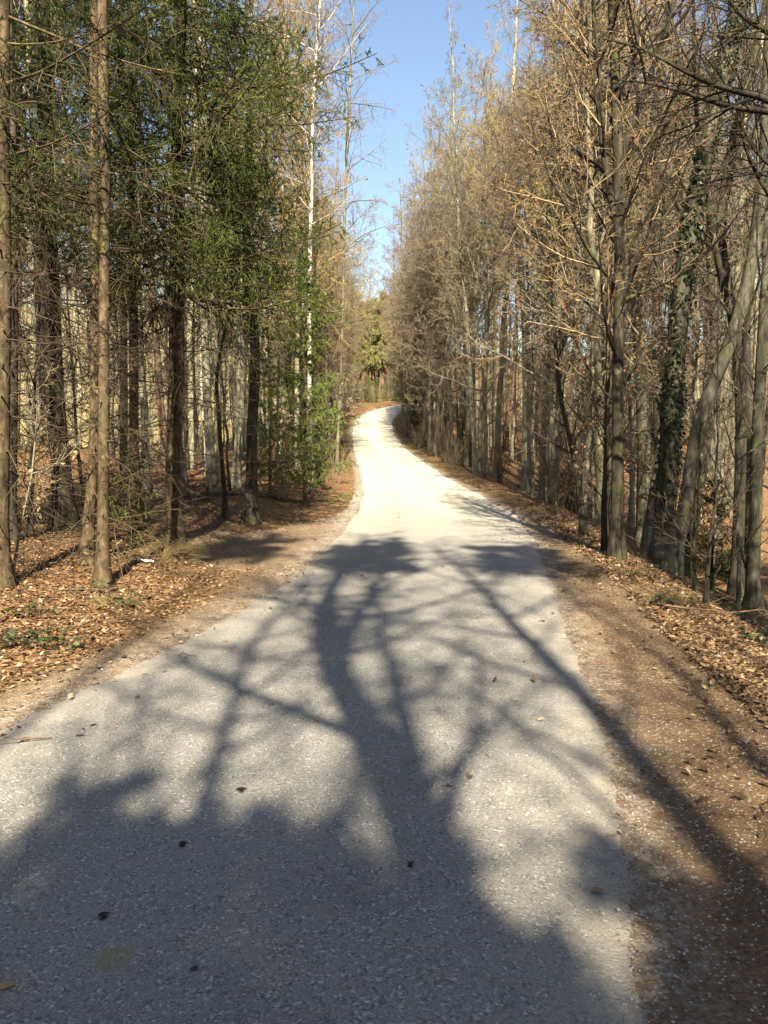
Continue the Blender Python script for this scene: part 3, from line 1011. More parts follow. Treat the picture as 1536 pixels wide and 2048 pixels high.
# left of the road
wood_tree('spruce_tree', [(4, 600), (2, 0)], (2, 1172), 34, 'scaly brown spruce trunk at the left rim, lit pinkish, with dead side sticks', 'tree',
          conifer(6.6, 2.0, 301, dead=44, deadL=1.5, nb=50, K2=16, nl=.028, nw=.0065, br=.0038, K3=6, per2=24, per3=13, hang=-.16, tw='twig_dark'), add=8, taper=.85)
wood_tree('spruce_tree', [(104, 700), (92, 350), (84, 0)], (128, 1062), 39, 'thick black-barked spruce with mossy foot behind the lit leaf patch', 'tree',
          conifer(5.4, 2.3, 302, bark='dark_bark', dead=80, deadL=2.0, nb=70, K2=18, nl=.028, nw=.0065, br=.0038, K3=6, per2=24, per3=13, hang=-.16, tw='twig_dark'), add=7, taper=.72)
wood_tree('spruce_tree', [(186, 900), (191, 600), (190, 300), (188, 0)], (172, 1128), 21, 'slender orange-lit spruce pole with a crooked foot, just behind its reddish twin', 'tree',
          conifer(10.5, 1.6, 303, bark='spruce_bark', dead=36, deadL=1.5, nb=24, K2=14, nl=.028, nw=.0065, br=.0038, K3=6, per2=24, per3=13, hang=-.16), add=6, taper=.75)
wood_tree('spruce_tree', [(208, 800), (210, 400), (206, 0)], (206, 1172), 22, 'straight reddish-brown spruce pole standing foremost in the leaves, curved dead sticks', 'tree',
          conifer(10.5, 1.5, 304, dead=30, deadL=1.3, nb=24, K2=14, nl=.028, nw=.0065, br=.0038, K3=6, per2=24, per3=13, hang=-.16), add=6, taper=.85)
wood_tree('spruce_tree', [(268, 800), (266, 500), (262, 100)], (268, 1048), 20, 'thin spruce pole with sunlit patches low down, behind small green sprays', 'tree',
          conifer(8.0, 1.7, 305, bark='spruce_bark', dead=50, deadL=1.5, nb=40, K2=14, nl=.028, nw=.0065, br=.0038, K3=6, per2=24, per3=13, hang=-.16, tw='twig_dark'), add=6, taper=.7)
wood_tree('spruce_tree', [(354, 600), (358, 300), (362, 0)], (346, 1086), 33, 'large spruce with broad drooping green boughs reaching out over the verge', 'tree',
          conifer(5.3, 2.8, 306, dead=70, deadL=1.7, nb=230, K2=24, K3=6, nl=.030, nw=.0075, br=.0042, per2=26, per3=15, lpow=1.1, sag=-.15, hang=-.13, needle='needle_bough', bark='spruce_bark', tw='twig_dark', bias=(.32, -.03, 0)), add=7, taper=.78)
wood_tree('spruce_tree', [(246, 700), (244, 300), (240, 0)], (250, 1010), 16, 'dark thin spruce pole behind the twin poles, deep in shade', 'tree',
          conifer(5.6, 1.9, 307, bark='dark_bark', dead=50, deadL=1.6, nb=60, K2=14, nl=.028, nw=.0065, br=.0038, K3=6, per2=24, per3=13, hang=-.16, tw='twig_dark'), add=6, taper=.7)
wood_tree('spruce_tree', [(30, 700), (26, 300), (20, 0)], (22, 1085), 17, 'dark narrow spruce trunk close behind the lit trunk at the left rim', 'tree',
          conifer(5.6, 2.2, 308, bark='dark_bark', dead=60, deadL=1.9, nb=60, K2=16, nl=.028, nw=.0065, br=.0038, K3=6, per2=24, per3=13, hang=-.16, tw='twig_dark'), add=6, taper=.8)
wood_tree('birch_tree', [(505, 860), (512, 760), (508, 660), (496, 560), (494, 470), (500, 300)], (504, 1044), 25, 'old dark-footed birch with flaking bark at the mouth of the dirt lay-by', 'tree',
          leafless(.45, 22, 2.0, 309, bark='dark_bark', twig='twig_dark', N1=None) if False else leafless(.42, 24, 2.0, 309, bark='dark_bark', twig='twig_grey', low=6), add=4, taper=.55)
wood_tree('birch_tree', [(619, 600), (622, 400), (626, 200), (640, 0)], (618, 985), 9, 'tall white-stemmed birch rising behind the light green young spruce', 'tree',
          leafless(.4, 40, 2.6, 310, bark='birch_bark', twig='twig_purple', ang=48, up=.02), add=5, taper=.7)
wood_tree('birch_tree', [(404, 760), (410, 500), (404, 250), (400, 100)], (420, 985), 12, 'white birch stem seen just past the large spruce', 'tree',
          leafless(.5, 22, 1.8, 311, bark='birch_bark', twig='twig_grey', ang=42), add=4, taper=.7, Y=27)
wood_tree('birch_tree', [(562, 600), (565, 420), (566, 300)], (560, 980), 7, 'thin white birch stem between the dark-footed birch and the white-stemmed birch', 'tree',
          leafless(.5, 22, 1.6, 312, bark='birch_bark', twig='twig_grey', ang=42), add=4, taper=.7, Y=33)
wood_tree('beech_tree', [(476, 880), (482, 760), (488, 600), (488, 350)], (472, 990), 17, 'greenish pale beech trunk leaning behind the dark-footed birch', 'tree',
          leafless(.45, 24, 2.2, 313, bark='pale_bark', twig='twig_grey'), add=5, taper=.7, Y=24)
wood_tree('bare_sapling', [(440, 870), (432, 760), (445, 680), (462, 620)], (452, 1040), 10, 'thin crooked dark sapling under the large spruce, forking near eye height', 'tree',
          leafless(.4, 14, 1.2, 314, bark='dark_bark', twig='twig_dark', K4=0), add=1.0, taper=.6)
wood_tree('bare_sapling', [(40, 1060), (62, 960), (68, 900)], (24, 1158), 5, 'pale green crooked sapling with a few dry leaves in front of the black spruce', 'tree',
          leafless(.35, 9, .8, 315, bark='pale_bark', twig='twig_grey', K4=0, leaves=26, leaf='leaf_pale'), add=.8, taper=.6)
wood_tree('bare_sapling', [(66, 900), (72, 760), (80, 600)], (60, 1075), 9, 'thin dark sapling between the left rim trunk and the black spruce', 'tree',
          leafless(.3, 16, 1.3, 316, bark='dark_bark', twig='twig_dark', K4=0), add=1.5, taper=.5)
wood_tree('bare_sapling', [(155, 900), (146, 760), (138, 640)], (172, 1030), 8, 'slanting dark sapling between the black spruce and the twin poles', 'tree',
          leafless(.3, 16, 1.2, 317, bark='dark_bark', twig='twig_dark', K4=0), add=1.5, taper=.5)

wood_tree('birch_tree', [(684, 700), (690, 400), (700, 150), (708, 0)], (672, 968), 6, 'slender birch at the bend whose hanging twigs reach into the sky gap', 'tree',
          leafless(.35, 46, 3.0, 319, bark='beech_bark', twig='twig_purple', ang=50, up=-.01, K2=8, K3=6, K4=3, tr=.0045), add=6, taper=.6, Y=31)
# young spruces
f = ground_at(610, 1014)
plant('young_spruce', spruce(6.4, .06, .4, 1.6, nb=150, K2=15, K3=4, nl=.045, nw=.011, per2=10, per3=7, br=.009, seed=320, dead=0, sag=-.05, hang=-.10, needle='needle_young', elev=84, gapp=.4),
      f, 'light green airy young spruce at the bend, taller than a person', 'spruce')
f = ground_at(566, 1000)
plant('young_spruce', spruce(4.2, .045, .5, 1.1, nb=80, K2=12, K3=3, nl=.05, nw=.012, per2=8, per3=6, br=.011, seed=321, dead=0, sag=-.05, needle='needle_young', gapp=.3),
      f + np.array([-.5, 1.2, 0]), 'smaller young spruce half hidden behind the light green one', 'spruce')
f = ground_at(262, 1090)
plant('young_spruce', spruce(1.3, .02, .15, .8, nb=22, K2=10, K3=3, nl=.03, nw=.008, per2=9, per3=6, seed=322, dead=0, needle='needle_young', hang=-.05), f,
      'knee-high green spruce seedling between the twin poles and the large spruce', 'spruce')
f = ground_at(1450, 1195)
plant('young_spruce', spruce(2.7, .035, .3, 1.25, nb=60, K2=14, K3=3, nl=.035, nw=.009, per2=10, per3=7, seed=323, dead=0, bark='dark_bark'), f + np.array([.1, 1.0, -.1]),
      'dark green small spruce among the leaning trunks below the bank', 'spruce')
# pale leaved beech sapling
f = ground_at(655, 925)
plant('beech_sapling', bush(4.3, 7, 330, 'twig_grey', leaves=900, leaf='leaf_pale', spread=.3, leafsize=.08), f,
      'beech sapling hung with pale withered leaves beside the young spruce', 'sapling')

# right of the road
def ivy_on(P, Rr, z0, z1, n, seed, thick=.1):
    g = np.random.default_rng(seed)
    zz = P[0, :, 2]
    t = z0 + (z1 - z0) * g.random(n)
    c = np.stack([np.interp(t, zz, P[0, :, k]) for k in range(3)], -1)
    rr = np.interp(t, zz, Rr[0])
    a = g.random(n) * 6.283
    cl = .5 + .5 * np.sin(t * 3.1 + np.cos(a) * 2) * np.sin(t * 1.3 + a)
    keep = g.random(n) < .12 + .88 * cl ** 1.5
    rad = rr + .01 + g.random(n) * thick * (.35 + cl)
    nrmv = np.stack([np.cos(a), np.sin(a), np.zeros(n)], -1)
    p = c + nrmv * rad[:, None]
    p, nrmv = p[keep], nrmv[keep]
    m = len(p)
    d = nrm(np.stack([g.normal(0, .6, m), g.normal(0, .6, m), g.normal(-.6, .5, m)], -1))
    lb = MB(); V, Q = leaf_faces(p, d, g.uniform(.05, .10, m), g, .8, nrmv + g.normal(0, .3, (m, 3))); lb.add(V, Q)
    nv = 7
    tz = np.linspace(.05, (z1 - .5) / zz[-1], 26)
    hz = tz * zz[-1]
    cx_ = np.stack([np.interp(hz, zz, P[0, :, k]) for k in range(3)], -1); rz_ = np.interp(hz, zz, Rr[0])
    an = g.random((nv, 1)) * 6.283 + np.cumsum(g.normal(0, .16, (nv, 26)), 1)
    W = cx_[None] + (rz_[None] + .012)[..., None] * np.stack([np.cos(an), np.sin(an), 0 * an], -1)
    V, Q = tubes(W, np.full((nv, 1), .013) * np.linspace(1, .5, 26)[None], 5); lb.add(V, Q, 1)
    return [('ivy', lb.mesh('ivy', [M['ivy'], M['twig_dark']], False))]


wood_tree('ivy_clad_tree', [(1335, 900), (1352, 700), (1372, 500), (1402, 330), (1440, 170), (1478, 0)], (1322, 1138), 36,
          'thick leaning trunk wrapped in dark green ivy at the bank edge', 'tree',
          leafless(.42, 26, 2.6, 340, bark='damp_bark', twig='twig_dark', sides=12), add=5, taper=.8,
          extra=lambda P, Rr: ivy_on(P, Rr, .9, P[0, -1, 2] * .85, 8500, 341, .045))
wood_tree('beech_tree', [(1362, 1050), (1395, 860), (1425, 770), (1458, 700), (1490, 590), (1512, 480), (1530, 300)], (1338, 1138), 29,
          'smooth grey trunk leaning hard away from the foot of the ivy tree', 'tree',
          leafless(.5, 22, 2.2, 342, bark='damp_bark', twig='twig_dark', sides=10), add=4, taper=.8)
wood_tree('beech_tree', [(1385, 1050), (1402, 940), (1425, 800)], (1364, 1148), 24,
          'shorter dark stem slanting between the ivy tree and the small dark spruce', 'tree',
          leafless(.4, 18, 1.8, 343, bark='dark_bark', twig='twig_dark'), add=5, taper=.8)
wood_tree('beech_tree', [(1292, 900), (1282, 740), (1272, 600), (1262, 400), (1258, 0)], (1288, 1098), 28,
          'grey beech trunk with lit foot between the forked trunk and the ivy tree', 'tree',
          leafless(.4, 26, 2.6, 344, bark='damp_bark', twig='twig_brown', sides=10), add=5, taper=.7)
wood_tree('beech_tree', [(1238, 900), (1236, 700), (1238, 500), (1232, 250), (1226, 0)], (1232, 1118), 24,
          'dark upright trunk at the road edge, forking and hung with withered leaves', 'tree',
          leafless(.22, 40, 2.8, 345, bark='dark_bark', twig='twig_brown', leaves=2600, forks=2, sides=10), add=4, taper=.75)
wood_tree('bare_sapling', [(1160, 980), (1140, 880), (1118, 790), (1112, 700)], (1168, 1072), 13,
          'thin black stem bending toward the road beside the reddish pine', 'tree',
          leafless(.3, 20, 1.6, 346, bark='dark_bark', twig='twig_dark'), add=2.5, taper=.6)
wood_tree('bare_sapling', [(1208, 1000), (1212, 900), (1216, 800)], (1212, 1105), 13,
          'wavy dark stem close beside the forked leafy trunk', 'tree',
          leafless(.3, 20, 1.5, 347, bark='dark_bark', twig='twig_dark', leaves=400), add=4, taper=.7)
wood_tree('pine_tree', [(1101, 800), (1106, 600), (1108, 300)], (1096, 1000), 15,
          'reddish straight pine trunk, the nearer of the red stems by the road', 'tree',
          leafless(.5, 20, 2.0, 348, bark='pine_bark', twig='twig_brown'), add=4, taper=.8)
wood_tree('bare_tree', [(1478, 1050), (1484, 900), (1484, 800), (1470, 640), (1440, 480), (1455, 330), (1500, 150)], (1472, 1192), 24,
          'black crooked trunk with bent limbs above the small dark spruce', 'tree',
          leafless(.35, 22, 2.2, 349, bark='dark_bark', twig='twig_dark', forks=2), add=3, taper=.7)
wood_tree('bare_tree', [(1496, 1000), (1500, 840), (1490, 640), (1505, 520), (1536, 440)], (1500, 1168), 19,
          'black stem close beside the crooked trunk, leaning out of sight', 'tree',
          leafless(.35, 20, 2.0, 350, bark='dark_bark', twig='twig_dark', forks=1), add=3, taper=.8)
wood_tree('beech_tree', [(1512, 1000), (1520, 800), (1530, 600)], (1504, 1222), 26,
          'mossy grey trunk at the right rim, rooted below the leaf bank', 'tree',
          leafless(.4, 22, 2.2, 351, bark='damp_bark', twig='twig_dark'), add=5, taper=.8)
wood_tree('beech_tree', [(1322, 900), (1314, 700), (1316, 400), (1320, 100)], (1322, 1085), 22,
          'slim grey trunk seen just past the shoulder of the ivy tree', 'tree',
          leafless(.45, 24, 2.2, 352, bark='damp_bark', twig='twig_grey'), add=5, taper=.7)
wood_tree('beech_tree', [(1052, 800), (1050, 650), (1038, 500), (1026, 380), (1018, 250)], (1050, 985), 16,
          'pale grey beech with a sunlit upper trunk beside the road', 'tree',
          leafless(.3, 36, 2.8, 353, bark='pale_bark', twig='twig_brown', forks=1), add=5, taper=.7)
wood_tree('bare_sapling', [(888, 760), (866, 620), (850, 480)], (906, 888), 7,
          'pale bare pole leaning over the right road edge at the bend', 'tree',
          leafless(.5, 12, 1.4, 354, bark='pale_bark', twig='twig_brown'), add=1.5, taper=.6)
wood_tree('bare_sapling', [(1420, 1080), (1432, 1000)], (1412, 1215), 8,
          'thin dark rod slanting up below the leaf bank', 'tree', leafless(.3, 12, 1.0, 355, bark='dark_bark', twig='twig_dark', K4=0), add=2.5, taper=.6)
wood_tree('bare_sapling', [(1388, 1080), (1390, 980)], (1390, 1185), 6,
          'pencil-thin upright rod beside the leaning stems', 'tree', leafless(.3, 12, 1.0, 356, bark='dark_bark', twig='twig_dark', K4=0), add=2.5, taper=.6)
wood_tree('bare_sapling', [(1500, 1150), (1484, 1110)], (1536, 1222), 9,
          'brown snapped sapling leaning in at the right rim above the leaves', 'tree', leafless(.5, 8, .7, 357, bark='dark_bark', twig='twig_dark', K4=0), add=.5, taper=.6)

# tree standing just out of view whose dark boughs hang into the upper right corner
Yb = 7.4
ob = np.array([5.0, Yb, float(ground_z(5.0, Yb))])
P, Rr = trunk_path(15, .17, 18, (0.02, 0), .05, np.random.default_rng(360))
meshes = bare_tree(15, .17, .42, 18, Lmax=2.4, path=(P, Rr), seed=360, bark='dark_bark', twig='twig_dark')
boughs = [[(1640, 260), (1536, 192), (1460, 182), (1380, 150), (1290, 96), (1210, 78)],
          [(1640, 240), (1536, 222), (1470, 216), (1400, 196), (1330, 172), (1260, 160)],
          [(1640, 110), (1536, 64), (1490, 38), (1460, 6), (1440, -40)],
          [(1640, 400), (1536, 330), (1500, 290), (1476, 230), (1440, 205)],
          [(1640, 520), (1560, 430), (1500, 330), (1480, 260), (1468, 180)]]
g = np.random.default_rng(361)
for bi, pts_ in enumerate(boughs):
    bb = MB()
    W = np.array([pt(px, py, Yb + .25 * (bi - 2)) - ob for px, py in pts_])
    W = np.concatenate([[[0, 0, W[0, 2] - .5]], W])
    t = np.linspace(0, len(W) - 1, 14)
    Wp = np.stack([np.interp(t, np.arange(len(W)), W[:, k]) for k in range(3)], -1)
    Wp[1:-1] = (Wp[:-2] + 2 * Wp[1:-1] + Wp[2:]) / 4
    Pb = Wp[None]; Rb = np.linspace(.045, .006, 14)[None] * (.6 if bi > 2 else 1)
    V, Q = tubes(Pb, Rb, 6); bb.add(V, Q)
    P2, R2, L2 = grow(Pb, Rb, np.array([1.5]), 16, .3, .98, 45, 12, .6, 6, .02, .13, .011, .004, .2, None, .35, .6, g)
    V, Q = tubes(P2, R2, 4); bb.add(V, Q)
    P3, R3, L3 = grow(P2, R2, L2, 6, .15, .98, 45, 12, .5, 4, 0, .13, .011, .003, .4, None, .5, .8, g)
    V, Q = tubes(P3, R3, 3); bb.add(V, Q)
    meshes.append(('bough', bb.mesh('bough', [M['dark_bark']])))
plant('bare_tree', meshes, ob, 'tree whose black boughs sweep into the upper right corner of the picture', 'tree')

# ------------------------------------------------------------------ the wood behind: single trees in bands
LM_L = [(0, 'left rim trunk'), (200, 'twin poles'), (352, 'large spruce'), (505, 'dark-footed birch'), (600, 'young spruce'), (740, 'road bend')]
LM_R = [(830, 'road bend'), (900, 'leaning pole'), (1050, 'pale beech'), (1100, 'reddish pine'), (1235, 'forked trunk'), (1340, 'ivy tree'), (1480, 'crooked trunk'), (1540, 'right rim')]
taken = [np.array(o.location[:2]) for o in COL.objects if o.type == 'EMPTY']
counts = {}


def where(px, Y):
    lm = LM_L if px < 780 else LM_R
    a = b = None
    for (q, nm) in lm:
        if q <= px: a = nm
        if q > px and b is None: b = nm
    dist = 'in the second rank' if Y < 20 else 'in mid wood' if Y < 34 else 'well back' if Y < 55 else 'far back'
    if a is None: s = f'beside {lm[0][1]}'
    elif b is None: s = f'beyond {a}'
    else: s = f'between {a} and {b}'
    return dist, s


LOOK = {'beech': ('beech_tree', 'grey beech'), 'pale': ('beech_tree', 'pale slim beech'), 'far_pale': ('beech_tree', 'sunlit straw-pale beech'), 'damp': ('beech_tree', 'dark damp-barked beech'), 'hedge': ('beech_tree', 'low-branched twiggy beech'),
        'pine': ('pine_tree', 'red-stemmed pine'), 'young_pine': ('pine_tree', 'light green bushy pine'), 'fir': ('spruce_tree', 'dark full spruce'), 'small_fir': ('young_spruce', 'little spruce'),
        'shrub': ('bare_shrub', 'bare twiggy shrub'), 'bramble': ('bare_shrub', 'low sprawling bramble'), 'pole': ('bare_sapling', 'thin bare sapling')}
built = {}


def stand(kind, x, y, scale, rz, vi=None):
    vs = VAR[kind]
    vi = rng.integers(len(vs)) if vi is None else vi
    nm, look = LOOK[kind]
    z = float(ground_z(x, y))
    q, _ = to_px((x, y, z + 1))
    dist, s = where(q, y)
    label = f'{look} {dist} {s}'
    grp = f'{look} trees {dist} {s}'
    o = plant(nm, vs[vi], (x, y, z - .02), label, 'shrub' if kind in ('shrub', 'bramble') else 'tree', grp, rz, scale)
    o.rotation_euler = (rng.normal(0, .035), rng.normal(0, .035), rz)
    taken.append(np.array([x, y]))


def free(x, y, dmin):
    return all((p[0] - x) ** 2 + (p[1] - y) ** 2 > dmin * dmin for p in taken)


g = np.random.default_rng(77)


def fill(n, side, ymin, ymax, kinds, wts, dmin, emin, emax, pxmax=(-60, 1600), smin=.85, smax=1.12, ypow=1.0):
    done = tries = 0
    while done < n and tries < n * 60:
        tries += 1
        y = ymin + (ymax - ymin) * g.random() ** ypow
        d = emin + (emax - emin) * g.random()
        x = XL(y) - d if side < 0 else XR(y) + d
        if y > 80:
            x = (XL(78) - d) if side < 0 else (XR(78) + d)
        q, _ = to_px((x, y, 2))
        if not (pxmax[0] < q < pxmax[1]) or not free(x, y, dmin):
            continue
        k = kinds[g.choice(len(kinds), p=np.array(wts) / sum(wts))]
        stand(k, x, y, g.uniform(smin, smax), g.random() * 6.283)
        done += 1
    return done


# right: roadside rank, then the wood
fill(13, 1, 38, 79, ['hedge'], [1], 1.6, .7, 1.5, smin=.8, smax=1.05)
fill(12, -1, 36, 79, ['hedge'], [1], 1.6, .9, 1.7, smin=.8, smax=1.05)
fill(36, 1, 17, 78, ['hedge', 'beech', 'pale', 'pine'], [.72, .14, .14, 0.0], 1.4, 1.3, 3.2, smin=.92, smax=1.12)
fill(96, 1, 14, 60, ['beech', 'pale', 'pine', 'hedge', 'damp'], [.20, .34, .16, .08, .22], 1.5, 3.5, 26)
fill(50, 1, 42, 95, ['far_pale', 'pale', 'pine'], [.55, .3, .15], 1.5, 3, 42)
fill(12, 1, 12, 40, ['pole'], [1], .7, 1.2, 8)
fill(26, 1, 13, 70, ['shrub'], [1], .6, .7, 2.2, smin=.6, smax=1.1)
fill(44, 1, 14, 60, ['pole'], [1], .8, 2.5, 22)
fill(22, 1, 13, 45, ['bramble'], [1], .8, 2.5, 14, smin=.6, smax=1.1)
fill(14, -1, 15, 45, ['bramble'], [1], .8, 3, 12, smin=.6, smax=1.1)
fill(26, -1, 16, 50, ['pole'], [1], .8, 3, 14)
# left
fill(30, -1, 26, 80, ['hedge', 'beech', 'pale', 'fir'], [.65, .1, .2, .05], 1.3, 1.8, 3.8)
fill(1, -1, 18, 27, ['fir'], [1], 1.8, 6, 14)
fill(16, -1, 19, 27, ['pale', 'beech', 'pine'], [.5, .3, .2], 1.4, 4, 16)
fill(30, -1, 27, 52, ['beech', 'pale', 'fir', 'pine', 'hedge'], [.25, .45, .08, .10, .12], 1.6, 4, 9)
fill(52, -1, 44, 80, ['far_pale'], [1], 1.4, 8, 40)
fill(40, -1, 48, 100, ['pale', 'beech', 'pine'], [.55, .35, .1], 1.8, 3, 45)
fill(10, -1, 17, 40, ['pole'], [1], .8, 2, 12)
fill(16, -1, 24, 75, ['shrub'], [1], .7, .8, 2.4, smin=.6, smax=1.0)
# across the end of the road: the pines behind the bend
for i, px in enumerate(np.linspace(660, 850, 46)):
    y = [93, 99, 105, 112][i % 4] + g.uniform(-2, 2); x = (px + g.uniform(-4, 4) - 768) / F * y
    if XL(y) - .6 < x < XR(y) + .6:
        y = 88.0; x = min(x, float(XL(y)) - .8)
    stand(['young_pine', 'hedge', 'young_pine', 'pale', 'young_pine', 'hedge'][(i * 5 + i // 6) % 6], x, y, g.uniform(.72, .98), g.random() * 6.28)
for i, px in enumerate(np.linspace(690, 812, 20)):
    y = 87 + 3 * g.random(); x = (px - 768) / F * y
    if x > XL(y) - .3:
        continue
    stand(['shrub', 'small_fir', 'shrub'][i % 3], x, y, g.uniform(.6, 1.1), g.random() * 6, [None, 1, None][i % 3])
for (px, py) in [(722, 812), (738, 808), (756, 806), (772, 803), (792, 802), (706, 826)]:
    y = 90 + g.uniform(0, 4); x = (px - 768) / F * y
    stand('small_fir', x, y, g.uniform(.6, 1.0), g.random() * 6, 1)
n = 0
while n < 16:
    y = g.uniform(86, 100); x = g.uniform(-7, 6)
    if (XL(y) - .5 < x < XR(y) + .5) or not free(x, y, .5):
        continue
    stand(['shrub', 'small_fir'][n % 2], x, y, g.uniform(.9, 1.6), g.random() * 6, [None, 1][n % 2]); n += 1
for i, px in enumerate(np.linspace(838, 1020, 18)):
    y = 72 + 5 * g.random(); x = (px - 768) / F * y
    if x > XR(y) + .4 and free(x, y, .4):
        stand(['shrub', 'bramble', 'shrub'][i % 3], x, y, g.uniform(1.0, 1.5), g.random() * 6)
# dark evergreens on the inside of the bend
for (px, y, s) in [(826, 70, 1.5), (838, 64, 1.2), (930, 40, .9), (940, 37, .6)]:
    x = (px - 768) / F * y
    stand('small_fir', max(x, float(XR(y)) + .6), y, s, g.random() * 6, 0)

# ------------------------------------------------------------------ trees at the viewer's back: their shade lies on the road
SUN_EL = R(38); SUN_AZ = R(-2.5)
COT = 1 / math.tan(SUN_EL)


def shade_stem(px_pts, b, r, Htop, seed, **kw):
    """stem whose shadow falls through the picture points: lateral offset against height, standing at y = -b"""
    q = []
    for px, py in px_pts:
        Y = float(row_to_y(py))
        q.append(((Y + b) / COT, pt(px, py, Y)[0] - (Y + b) * math.tan(SUN_AZ)))
    q = sorted(q)
    hs = np.array([a for a, _ in q]); xs = np.array([x for _, x in q])
    n = 26
    z = np.linspace(0, Htop, n)
    x = np.interp(z, hs, xs)
    lo = z < hs[0]
    x[lo] = xs[0] + (hs[0] - z[lo]) * .03
    x[1:-1] = (x[:-2] + 2 * x[1:-1] + x[2:]) / 4
    base = np.array([x[0], -b, float(ground_z(x[0], -b))])
    P = np.stack([x - x[0], np.zeros(n), z - base[2]], -1)
    P[0, 2] -= .3
    Rr = r * (1 - .85 * (z / Htop) ** 1.3)
    return base, bare_tree(Htop, r, path=(P[None], Rr[None]), seed=seed, **kw)


for (pts_, b, r, Ht, label, kw) in [
    ([(850, 1640), (790, 1530), (720, 1440), (680, 1360), (645, 1300), (640, 1240), (660, 1180), (700, 1120), (730, 1090)], 6.5, .21, 16.5,
     'big beech behind the viewer whose forked shadow falls down the road', dict(t0=.42, N1=26, K2=7, K3=5, rf1=.021, Lmax=3.2, bark='beech_bark', twig='twig_grey', forks=1, K4=1, ang=60, tr=.010)),
    ([(1400, 1690), (1290, 1520), (1210, 1440), (1120, 1340), (1040, 1270), (980, 1200), (940, 1150), (890, 1120)], 7.0, .15, 16.0,
     'beech behind the viewer shading the right lane', dict(t0=.45, N1=22, K2=7, K3=5, rf1=.02, Lmax=2.8, bark='beech_bark', twig='twig_grey', K4=1, ang=58, tr=.010)),
    ([(1480, 1540), (1400, 1400), (1300, 1300), (1150, 1210), (1100, 1150)], 5.5, .08, 13.0,
     'slim stem behind the viewer shading the right shoulder', dict(t0=.5, N1=14, Lmax=1.8, bark='beech_bark', twig='twig_grey', K4=0)),
    ([(430, 1560), (440, 1480), (480, 1380), (500, 1300), (540, 1240), (600, 1180)], 7.5, .10, 14.0,
     'slim beech behind the viewer shading the left lane', dict(t0=.42, N1=26, K2=7, K3=5, rf1=.02, Lmax=3.0, bark='beech_bark', twig='twig_grey', K4=1, ang=66, tr=.010))]:
    base, ms = shade_stem(pts_, b, r, Ht, 400 + int(b * 10), **kw)
    plant('beech_tree', ms, base, label, 'tree')
for (x, b, Ht, r, sd, label) in [(.9, 11.5, 20, .13, 431, 'tall beech behind the viewer veiling the far shade band'), (3.6, 9.5, 18.5, .14, 432, 'beech behind the viewer veiling the right shoulder')]:
    plant('beech_tree', bare_tree(Ht, r, .38, 26, 6, 5, 2, Lmax=2.8, ang=55, up=.1, seed=sd, tr=.006, twig='twig_grey', forks=1), (x, -b, float(ground_z(x, -b))), label, 'tree')
def shade_pine(x, b, H, cz, Lm, sd, label, nb=58):
    plant('pine_tree', pine(H, .10, cz, Lm, nb=nb, seed=sd, nl=.12, nw=.032, K2=9, K3=5, per=14, dead=0), (x, -b, float(ground_z(x, -b))), label, 'tree')


for a in [(-.95, 8.4, 8.6, 5.4, 1.8, 440, 'low flat-topped pine behind the viewer darkening the near left of the road'), (.15, 8.8, 9.25, 5.6, 1.9, 441, 'low flat-topped pine behind the viewer darkening the middle of the near road'),
          (1.2, 8.2, 8.75, 5.2, 1.6, 442, 'low flat-topped pine behind the viewer darkening the near right of the road'), (-1.75, 9.2, 8.5, 5.8, 1.5, 443, 'low flat-topped pine behind the viewer shading the lower left corner')]:
    shade_pine(*a)
for a in [(.9, 9.6, 18.6, 16.3, 1.7, 444, 'tall pine behind the viewer throwing the shade band across the road'), (-1.5, 10.4, 19.4, 17.0, 1.6, 446, 'third tall pine behind the viewer shading the road edge by the lay-by'), (2.6, 10.2, 19.2, 17.0, 1.7, 445, 'second tall pine behind the viewer throwing the shade band')]:
    shade_pine(*a, nb=34)
for (x, y, H, sd, label) in [(-.5, -8.0, 8.6, 450, 'small spruce behind the viewer between the flat-topped pines'), (.75, -8.1, 8.7, 451, 'small spruce behind the viewer shading the near right lane'), (1.55, -8.3, 8.75, 453, 'small spruce behind the viewer shading the near right shoulder'), (-1.6, -8.3, 8.3, 452, 'small spruce behind the viewer shading the near left lane')]:
    plant('spruce_tree', spruce(H, .09, 4.5, 1.3, nb=110, K2=14, K3=4, nl=.05, nw=.012, per2=14, per3=9, br=.008, seed=sd, dead=0, lpow=.3), (x, y, float(ground_z(x, y))), label, 'tree')
